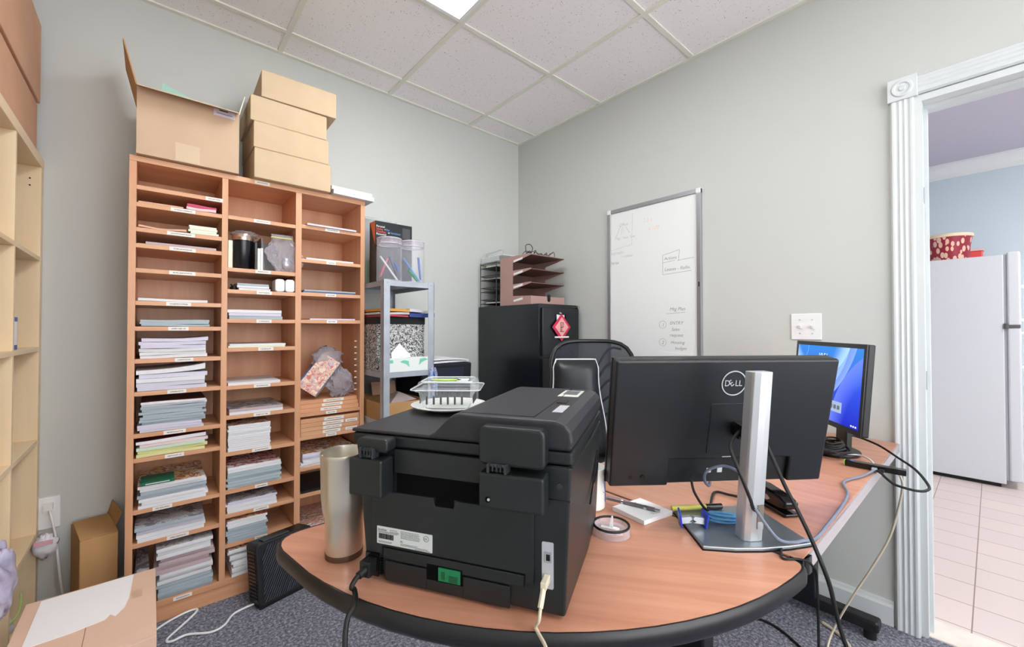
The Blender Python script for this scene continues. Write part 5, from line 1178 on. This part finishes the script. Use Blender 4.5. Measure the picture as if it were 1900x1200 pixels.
mat('logo_silver')
text('logo_letters', 'D', .0205, MT @ FW(-.0108, -.0010, .2490), 'logo_silver', t, ext=.0004, sx=.92)
text('logo_letters', 'E', .0225, MT @ FW(.0025, -.0010, .2490) @ Matrix.Rotation(R(38), 4, 'Z') @ Matrix.Translation((.002, -.004, 0)), 'logo_silver', t, ext=.0004, sx=.85)
text('logo_letters', 'LL', .0205, MT @ FW(.0150, -.0010, .2490), 'logo_silver', t, ext=.0004, sx=.88)
for x, r_ in ((-.217, .0045), (-.189, .0055)): B(MT).cyl((x, -.0006 if r_ < .005 else -.004, .025), (x, .001, .025), r_, 18).build('control_button', 'black_gloss', t)
B(MT).box(.005, .027, -.0006, .0, .0705, .0725).build('release_latch', 'silver', t)
for x in (-.0175, .0105): B(MT).box(x - .006, x + .006, .0112, .012, .024, .036).build('spec_sticker', mat('stk_w', (206, 208, 210), .5), t)
# stand
def N2(w_, n): return tuple((O_ + Wv * w_ + Nv * n).xy)
B().prism([N2(-.129, .166), N2(-.07, .179), N2(-.015, .183), N2(.045, .180), N2(.100, .172), N2(.098, .0), N2(.085, -.01), N2(-.095, -.01), N2(-.108, .0)], DT, DT + .0075).build('stand_base', mat('base_silver', (150, 158, 164), .32, .75), t, bevel=.002)
B().prism(inset([N2(-.129, .166), N2(-.07, .179), N2(-.015, .183), N2(.045, .180), N2(.100, .172), N2(.098, .0), N2(.085, -.01), N2(-.095, -.01), N2(-.108, .0)][::-1], .003), DT - .0005, DT).build('base_pad', 'rubber', t)
def colsec(w_, n, z, s=1.0):
    # rounded front section
    P = [(-.021, -.016), (-.021, .007), (-.019, .012), (-.008, .017), (.006, .0175), (.018, .015), (.021, .009), (.021, -.016)]
    return [q(w_ + a * s, n + c * s, z) for a, c in P]
n_ = 8; l0 = colsec(-.016, .142, DT + .0076); l1 = colsec(-.006, .166, 1.0735, .98)
l2 = [tuple(Vector(p) + Vector((0, 0, .003)) + Nv * (-.002)) for p in colsec(-.006, .170, 1.0735, .98)]
vs = l0 + l1; 
b = B()._add(vs, [tuple(range(n_)), tuple(range(n_, 2 * n_))[::-1]] + [(i, (i + 1) % n_, n_ + (i + 1) % n_, n_ + i) for i in range(n_)])
col_o = b.build('stand_column', 'silver', t, bevel=.0012)
fz = lambda z: .142 + (z - DT) * .024 / .356 + .0172
o = B()._add([q(-.0120, fz(.755) + .001, .752), q(.0010, fz(.755) + .0010, .752), q(.0010, fz(.80) + .0010, .802), q(-.0120, fz(.80) + .001, .802), q(-.0120, fz(.755) - .003, .752), q(.0010, fz(.755) - .005, .752), q(.0010, fz(.80) - .005, .802), q(-.0120, fz(.80) - .003, .802)],
         [(3, 2, 1, 0), (4, 5, 6, 7), (0, 1, 5, 4), (1, 2, 6, 5), (2, 3, 7, 6), (3, 0, 4, 7)]).build('cable_opening', mat('slot_beige', (120, 112, 96), .5), t)
B()._add([q(-.0115, fz(.755) + .0016, .752), q(.0005, fz(.755) + .0016, .752), q(.0005, fz(.76) + .0016, .768), q(-.0115, fz(.76) + .0016, .768), q(-.0115, fz(.755) - .003, .752), q(.0005, fz(.755) - .005, .752), q(.0005, fz(.76) - .005, .768), q(-.0115, fz(.76) - .003, .768)],
         [(3, 2, 1, 0), (4, 5, 6, 7), (0, 1, 5, 4), (1, 2, 6, 5), (2, 3, 7, 6), (3, 0, 4, 7)]).build('opening_lip', 'silver', t)
B()._add([q(.022, .030, .915), q(.044, .030, .915), q(.044, .034, .942), q(.022, .034, .942), q(-.002, .145, .915), q(.010, .145, .915), q(.010, .147, .94), q(-.002, .147, .94)],
         [(3, 2, 1, 0), (4, 5, 6, 7), (0, 1, 5, 4), (1, 2, 6, 5), (2, 3, 7, 6), (3, 0, 4, 7)]).build('pivot_arm', 'black_plastic', t)

# ------------------------------------------------------------------ second monitor, screen towards the chair
az2 = R(-142.9); W2 = Vector((math.cos(az2), math.sin(az2), 0)); N2v = Vector((W2.y, -W2.x, 0)); t2 = R(-4.5)
up2 = Vector((0, 0, 1)) * math.cos(t2) + N2v * math.sin(t2)
O2 = Vector((-.355, -2.055, .823))
M2 = frame(O2, W2, -N2v * math.cos(t2) + Vector((0, 0, 1)) * math.sin(t2), up2)
t = mb = thing('lit_monitor', 'smaller black monitor with a lit blue screen on the desk by the wall', 'monitor', (O2.x, O2.y, DT), az2)
B(M2).box(-.235, .235, .003, .024, 0, .29).build('back_housing', 'black_plastic', t, bevel=.004)
b = B(M2).box(-.235, -.221, 0, .0028, 0, .29).box(.221, .235, 0, .0028, 0, .29).box(-.221, .221, 0, .0028, .275, .29).box(-.221, .221, 0, .0028, 0, .017)
b.build('screen_bezel', mat('bezel', (20, 21, 24), .25), t)
def screen():
    m = bpy.data.materials.new('lit_screen'); m.use_nodes = True; MC['lit_screen'] = m; nt = m.node_tree; nt.nodes.remove(nt.nodes['Principled BSDF'])
    tc = nt.nodes.new('ShaderNodeTexCoord'); sp = nt.nodes.new('ShaderNodeSeparateXYZ'); nt.links.new(tc.outputs['Generated'], sp.inputs[0])
    def mth(op, *a):
        k = nt.nodes.new('ShaderNodeMath'); k.operation = op
        for i, v in enumerate(a):
            if isinstance(v, (int, float)): k.inputs[i].default_value = v
            else: nt.links.new(v, k.inputs[i])
        return k.outputs[0]
    x = sp.outputs[0]; z = sp.outputs[2]
    cr = nt.nodes.new('ShaderNodeValToRGB'); e = cr.color_ramp.elements; e[0].position = 0; e[0].color = col((40, 50, 190)); e[1].position = 1; e[1].color = col((64, 140, 222))
    k = e.new(.45); k.color = col((56, 84, 224)); k = e.new(.75); k.color = col((70, 124, 226))
    nt.links.new(z, cr.inputs['Fac'])
    out = cr.outputs['Color']
    # petals: bright folded bands sweeping from the upper right to the lower left
    def petal(cx, cz, r_, w_, colr, amt):
        nonlocal out
        d = mth('SQRT', mth('ADD', mth('POWER', mth('SUBTRACT', mth('MULTIPLY', x, 1.6), cx), 2), mth('POWER', mth('SUBTRACT', z, cz), 2)))
        f = mth('SUBTRACT', 1, mth('DIVIDE', mth('ABSOLUTE', mth('SUBTRACT', d, r_)), w_))
        f = mth('MULTIPLY', mth('MAXIMUM', mth('MINIMUM', f, 1), 0), amt)
        g_ = mth('MULTIPLY', f, mth('LESS_THAN', d, r_ + .0))
        mx = nt.nodes.new('ShaderNodeMix'); mx.data_type = 'RGBA'; mx.inputs['B'].default_value = col(colr)
        nt.links.new(g_, mx.inputs['Factor']); nt.links.new(out, mx.inputs['A']); out = mx.outputs['Result']
    petal(.35, 1.25, 1.0, .30, (170, 210, 250), 1.0)
    petal(.1, 1.5, 1.45, .30, (140, 170, 255), 1.0)
    petal(.6, 1.35, .80, .16, (180, 220, 250), .9)
    petal(2.2, -.2, 1.25, .3, (120, 140, 255), .8)
    petal(.1, .98, .22, .03, (150, 200, 236), .5)
    em = nt.nodes.new('ShaderNodeEmission'); nt.links.new(out, em.inputs[0]); em.inputs[1].default_value = .95
    nt.links.new(em.outputs[0], nt.nodes['Material Output'].inputs[0])
screen()
sc = B(M2).box(-.221, .221, .0012, .0030, .017, .275).build('screen', 'lit_screen', t)
emit('screen_white', (240, 246, 255), 1.0); emit('screen_panel', (176, 196, 224), .8)
text('screen_clock', '10:51', .030, M2 @ FW(-.055, .0008, .228), 'screen_white', sc, ext=.0001)
B(M2).box(.02, .12, .0006, .0010, .052, .088).build('login_panel', 'screen_panel', sc)
b = B(M2)
for k in range(4): b.box(.028 + k * .022, .044 + k * .022, .0002, .0005, .062, .076)
b.build('login_marks', mat('shade_b', (140, 160, 190), .4), sc)
b = B(M2)
for k in range(3): b.box(.178 + k * .012, .185 + k * .012, .0006, .0010, .022, .027)
b.build('tray_icons', 'screen_white', sc)
B(M2).box(-.05, .05, .0243, .056, .06, .20).build('rear_bulge', 'black_plastic', t, bevel=.006)
def q2(w_, n, z): return tuple(Vector((O2.x, O2.y, 0)) + W2 * w_ + N2v * n + Vector((0, 0, z)))
b = B()._add([q2(-.035, -.080, DT + .01), q2(.035, -.080, DT + .01), q2(.035, -.062, DT + .01), q2(-.035, -.062, DT + .01), q2(-.03, -.090, .95), q2(.03, -.090, .95), q2(.03, -.070, .95), q2(-.03, -.070, .95)],
         [(3, 2, 1, 0), (4, 5, 6, 7), (0, 1, 5, 4), (1, 2, 6, 5), (2, 3, 7, 6), (3, 0, 4, 7)]); b.build('stand_neck', 'black_plastic', t, bevel=.003)
b = B(frame(q2(0, -.03, DT), W2, -N2v)).prism([(.095 * math.cos(k * math.pi / 16), .085 * math.sin(k * math.pi / 16)) for k in range(32)], 0, .011); b.build('stand_base', 'black_plastic', t, bevel=.003)
# coiled cables under it
b = B(); rr = random.Random(6)
for k in range(6):
    cx, cy = -.40 + rr.uniform(-.015, .015), -2.10 + rr.uniform(-.012, .012)
    ra, rb_ = .085 - k * .006, .042 - .002 * k
    b.tube([(cx + ra * math.cos(a * .785 + k) * .8, cy + rb_ * math.sin(a * .785 + k), DT + .016 + .0075 * k + .003 * math.sin(a * 2 + k)) for a in range(8)], .0035, 7, closed=True)
tag(b.build('cable_coil', 'rubber', smooth=True), 'coil of black cable piled under the lit monitor', 'cable')

# stapler, staple remover, lanyard strap, highlighter, clip
t = thing('stapler', 'black stapler with a chrome side lying behind the silver stand', 'stapler', (-1.09, -2.13, DT))
ds = Vector((-.10, -.15, 0)).normalized(); Ms = frame((-.985, -2.035, DT), ds, Vector((-ds.y, ds.x, 0)) * -1 if False else Vector((-ds.y, ds.x, 0)))
B(Ms).prism([(0, 0), (.145, 0), (.150, .004), (.150, .009), (0, .009)], -.019, .019, 'y').build('base', 'black_gloss', t, bevel=.002)
B(Ms).prism([(-.012, .0095), (.125, .013), (.146, .018), (.149, .034), (.13, .043), (.06, .050), (0, .047), (-.02, .030)], -.018, .018, 'y').build('arm', 'black_gloss', t, bevel=.006, seg=3)
B(Ms).prism([(.02, .018), (.09, .021), (.10, .027), (.09, .033), (.03, .035), (.015, .027)], .0182, .0194, 'y').prism([(.02, .018), (.09, .021), (.10, .027), (.09, .033), (.03, .035), (.015, .027)], -.0194, -.0182, 'y').build('side_badge', 'silver', t)
bz = DT + .0082
t = thing('staple_remover', 'blue staple remover with metal jaws on the silver monitor base', 'staple remover', (-1.300, -2.035, bz))
Mr = frame((-1.300, -2.030, bz), Vector((.62, -.60, 0)), Vector((.60, .62, 0)))
mat('royal_blue', (30, 60, 190), .3)
for s in (-1, 1):
    B(Mr).hexa([(s * .026 - .002, -.014, 0), (s * .026 + .002, -.014, 0), (s * .024 + .002, .012, 0), (s * .024 - .002, .012, 0)], [(s * .030 - .002, -.016, .030), (s * .030 + .002, -.016, .030), (s * .026 + .002, .010, .036), (s * .026 - .002, .010, .036)]).build('grip', 'royal_blue', t, bevel=.001)
    B(Mr).prism([(s * .025, .006), (s * .025, .020), (s * .004, .022), (s * .001, .017), (s * .008, .011), (s * .002, .009)], -.006, .004, 'y').build('jaw', 'silver', t)
t = thing('blue_wristband', 'light blue coiled rubber wristband on the silver monitor base', 'wristband', (-1.24, -2.075, bz))
b = B(); cx, cy = -1.228, -2.068
for k, (ra, rb_, dz) in enumerate(((.030, .021, .006), (.028, .023, .0115), (.024, .018, .017))): b.tube([(cx + ra * math.cos(a * .785 + k * .4) * .80 + rb_ * math.sin(a * .785) * .3, cy - ra * math.cos(a * .785 + k * .4) * .6 + rb_ * math.sin(a * .785) * .7, bz + dz) for a in range(8)], .0052, 6, closed=True, flat=.35)
b.build('band', mat('sky_band', (92, 164, 216), .4), t, smooth=True)
t = thing('yellow_highlighter', 'yellow highlighter with a black cap at the rear edge of the silver base', 'marker', (-1.20, -1.99, bz))
p0 = Vector((-1.262, -1.962, bz + .0062)); p1 = Vector((-1.160, -2.035, bz + .0062)); d = (p1 - p0).normalized()
B().cyl(p0, p1 - d * .040, .006, 14).build('barrel', mat('hi_yellow', (230, 222, 110), .4), t, smooth=True)
B().cyl(p1 - d * .040, p1, .0066, 14).build('cap', 'black_gloss', t, smooth=True)

# ------------------------------------------------------------------ hub and cables
t = hub = thing('usb_hub', 'slim black usb hub lying over the right edge of the desk', 'usb hub', (-.48, -2.22, DT))
dh = Vector((.010, -.143, 0)).normalized(); Mhub = frame((-.490, -2.150, DT + .0002), dh, Vector((-dh.y, dh.x, 0)))
B(Mhub).box(0, .145, -.013, .013, 0, .017).build('hub_body', 'black_gloss', t, bevel=.002)
B(Mhub).box(-.0025, -.0003, -.0125, .0125, .001, .016).build('green_end', mat('lime_end', (120, 200, 60), .4), t)
B(Mhub).box(.012, .022, -.003, .003, .0171, .0174).build('power_light', mat('led_blue', (90, 120, 230), .3), t)
H = lambda x, y, z: tuple(Mhub @ Vector((x, y, z)))
mat('braid', (118, 128, 148), .5, bump=.6, bscale=700); 
t = thing('braided_cable', 'grey-blue braided usb cable running along the desk edge past the monitor stand', 'cable', H(.075, -.02, .006))
b = B(Mhub).box(.066, .080, -.030, -.0125, .002, .011); b.build('plug', 'silver', t, bevel=.002)
b = B(); b.tube([H(.073, -.030, .006), (-.60, -2.210, DT + .004), (-.70, -2.185, DT + .004), (-.80, -2.212, DT + .004), (-.92, -2.2205, DT + .004), (-1.06, -2.2225, DT + .004), (-1.15, -2.222, DT + .004), q(.075, .176, DT + .014), q(.045, .188, DT + .018), q(.012, .192, .745), q(-.010, .186, .772), q(-.026, .178, .80), q(-.030, .170, .806)], .0034, 8); b.build('cord', 'braid', t, smooth=True)
b = B(MT).box(.020, .044, -.030, -.0014, .128, .158); b.build('plug', 'black_plastic', t, bevel=.003)
t = thing('monitor_cable', 'grey braided cable bent in a loop below the black monitor back', 'cable', q(-.03, .02, .80))
b = B(); b.tube([q(-.02, .005, .79), q(-.032, .02, .788), q(-.044, .025, .800), q(-.046, .028, .818), q(-.034, .032, .832), q(-.008, .045, .842), q(.012, .07, .835), q(.025, .10, .815), q(.03, .12, .78), q(.03, .11, .75), q(.03, .08, DT + .006), q(.06, .05, DT + .004)], .0034, 8); b.build('cord', 'braid', t, smooth=True)
t = thing('black_monitor_cable', 'long black cable hanging from the black monitor down over the desk corner', 'cable', q(.04, .03, .9))
b = B(); b.tube([q(.02, .03, .935), q(.03, .10, .935), q(.031, .135, .912), q(.038, .175, .846), q(.045, .205, .80), (-1.248, -2.238, .758), (-1.255, -2.256, .720), (-1.243, -2.266, .676), (-1.222, -2.275, .60), (-1.205, -2.31, .45), (-1.20, -2.32, .25), (-1.19, -2.30, .08), (-1.15, -2.24, .006)], .0038, 8); b.build('cord', 'rubber', t, smooth=True)
t = thing('display_cable', 'black cable from the monitor back crossing in front of the silver column', 'cable', q(-.03, .02, .92))
b = B(); b.tube([q(.030, .052, .928), q(-.008, .09, .926), q(-.050, .135, .915), q(-.062, .175, .885), q(-.055, .186, .855), q(-.040, .184, .82), q(-.029, .176, .80), q(-.012, .165, .79)], .0034, 8); b.build('cord', 'rubber', t, smooth=True)
t = thing('thin_black_cable', 'thin black cable lying on the desk under the monitor', 'cable', (-1.0, -1.95, DT))
b = B(); b.tube([q(-.07, .01, .80), q(-.066, .02, .77), q(-.04, .03, .735), (-1.06, -1.975, DT + .004), (-1.045, -2.01, DT + .004), (-1.035, -2.05, DT + .004), (-1.0, -2.10, DT + .004)], .003, 8); b.build('cord', 'rubber', t, smooth=True)
t = thing('looping_cable', 'black cable looping out beyond the desk edge beside the usb hub', 'cable', (-.2, -2.13, DT))
b = B(); b.tube([(-.30, -2.12, DT + .045), (-.25, -2.13, DT + .05), (-.27, -2.20, DT + .035), (-.33, -2.26, DT + .015), (-.42, -2.31, .725), (-.53, -2.345, .715), (-.575, -2.345, .712), (-.60, -2.325, .712), (-.60, -2.285, .716), (-.575, -2.262, .722), (-.535, -2.245, DT + .006), H(.080, -.030, .006)], .0036, 8); b.build('cord', 'rubber', t, smooth=True)
B(Mhub).box(.084, .096, -.032, -.0125, .002, .011).build('plug', 'black_plastic', t, bevel=.002)
t = thing('white_usb_cable', 'short white usb cable from under the lit monitor to the hub', 'cable', (-.35, -2.1, DT))
b = B(); b.tube([(-.44, -2.06, DT + .01), (-.42, -2.10, DT + .012), (-.40, -2.13, DT + .008), (-.375, -2.165, DT + .012), (-.41, -2.195, DT + .014), (-.455, -2.215, DT + .012), H(.066, .014, .006)], .003, 8); b.build('cord', 'white_plastic', t, smooth=True)
t = thing('beige_cable', 'beige cable hanging from the desk edge down to the carpet', 'cable', (-.3, -2.27, .4))
b = B(); b.tube([H(.10, .012, .006), (-.43, -2.262, .722), (-.41, -2.27, .70), (-.38, -2.275, .66), (-.34, -2.262, .58), (-.31, -2.235, .46), (-.30, -2.19, .34), (-.30, -2.13, .20), (-.295, -2.08, .07), (-.34, -2.065, .006), (-.45, -2.09, .006), (-.60, -2.13, .006), (-.75, -2.20, .006)], .0035, 8); b.build('cord', 'beige_plastic', t, smooth=True)
t = thing('floor_cable', 'thick off-white cable lying on the carpet by the desk foot', 'cable', (-.2, -2.1, .01))
b = B(); b.tube([(-.20, -2.02, .006), (-.24, -2.09, .006), (-.32, -2.14, .006), (-.45, -2.20, .006), (-.62, -2.28, .006)], .006, 8); b.build('cord', 'beige_plastic', t, smooth=True)
t = thing('floor_power_cable', 'black cable lying in a curve on the carpet under the desk', 'cable', (-.5, -1.9, .01))
b = B(); b.tube([(-.40, -1.75, .005), (-.36, -1.88, .005), (-.40, -1.98, .005), (-.46, -2.04, .005), (-.56, -2.09, .005), (-.68, -2.14, .005), (-.85, -2.18, .005)], .0045, 8); b.build('cord', 'rubber', t, smooth=True)
t = thing('desk_cable', 'thin dark cable running out from under the silver base to the desk corner', 'cable', (-1.25, -2.2, DT))
b = B(); b.tube([q(.03, .176, DT + .0024), (-1.285, -2.200, DT + .0024), (-1.266, -2.222, DT + .0024), (-1.255, -2.240, .712), (-1.24, -2.245, .66), (-1.22, -2.24, .4), (-1.20, -2.22, .006)], .0024, 7); b.build('cord', 'rubber', t, smooth=True)

# ------------------------------------------------------------------ kitchen through the door
mat('fridge_white', (214, 218, 224), .3, bump=.03, bscale=900)
t = thing('refrigerator', 'white refrigerator seen from the side through the doorway', 'refrigerator', (2.85, -2.2, 0))
B().box(2.50, 3.17, -2.525, -1.86, .03, 1.705).build('fridge_body', 'fridge_white', t, bevel=.006)
B().box(2.53, 3.14, -2.50, -1.90, 0, .03).build('plinth', 'rubber', t)
for z0_, z1_ in ((.06, 1.17), (1.185, 1.72)):
    d = B().box(2.492, 3.172, -2.605, -2.540, z0_, z1_).build('fridge_door', 'fridge_white', t, bevel=.012, seg=3)
    b = B(); zc = 1.13 if z0_ < 1 else 1.22
    s_ = -1 if z0_ < 1 else 1
    b.tube([(2.56, -2.606, zc), (2.56, -2.645, zc + s_ * .03), (2.56, -2.655, zc + s_ * .12), (2.56, -2.645, zc + s_ * .22), (2.56, -2.606, zc + s_ * .25)], .012, 8); b.build('handle', 'white_plastic', d, smooth=True)
B().box(2.505, 3.16, -2.540, -2.525, .06, 1.705).build('door_seal', mat('seal_grey', (170, 172, 178), .6), t)
B().box(2.49, 2.52, -2.60, -2.53, 1.168, 1.187).cyl((2.495, -2.535, 1.16), (2.495, -2.535, 1.2), .012, 12).build('hinge', mat('hinge_dark', (90, 90, 92), .4), t)
def bucket_mat():
    m, nt, p = node_mat('bucket_print'); tc = nt.nodes.new('ShaderNodeTexCoord')
    v = nt.nodes.new('ShaderNodeTexVoronoi'); v.inputs['Scale'].default_value = 30; v.inputs['Randomness'].default_value = 1
    mp = nt.nodes.new('ShaderNodeMapping'); mp.inputs['Scale'].default_value = (1, 1.3, .62); mp.inputs['Rotation'].default_value = (.5, 0, 0)
    cr = nt.nodes.new('ShaderNodeValToRGB'); e = cr.color_ramp.elements; cr.color_ramp.interpolation = 'CONSTANT'
    e[0].position = 0; e[0].color = col((232, 190, 166)); e[1].position = .44; e[1].color = col((150, 24, 52))
    nt.links.new(tc.outputs['Object'], mp.inputs[0]); nt.links.new(mp.outputs[0], v.inputs['Vector']); nt.links.new(v.outputs['Distance'], cr.inputs['Fac']); nt.links.new(cr.outputs['Color'], p.inputs['Base Color']); p.inputs['Roughness'].default_value = .4
bucket_mat()
c = (2.655, -2.235, 1.7055)
t = thing('food_tub', 'dark red tub with leaf print and a cream rim on top of the refrigerator', 'tub', c)
B().lathe([(.118, 0), (.139, .185), (.137, .187), (.116, .004), (0, .004)], c, 44).build('tub_body', 'bucket_print', t, smooth=True)
B().lathe([(.140, .180), (.146, .182), (.146, .204), (.140, .207), (0, .206)], c, 44).build('tub_lid', mat('cream', (232, 214, 180), .5), t, smooth=True)
t = thing('red_container', 'small light red food container behind the tub on the refrigerator', 'container', (2.83, -2.37, 1.7055))
B().box(2.75, 2.87, -2.425, -2.30, 1.7055, 1.78).build('container_body', mat('coral', (236, 90, 90), .4), t, bevel=.008)
B().box(2.745, 2.875, -2.43, -2.295, 1.781, 1.795).build('container_lid', mat('coral_pale', (250, 200, 190), .4), t, bevel=.004)
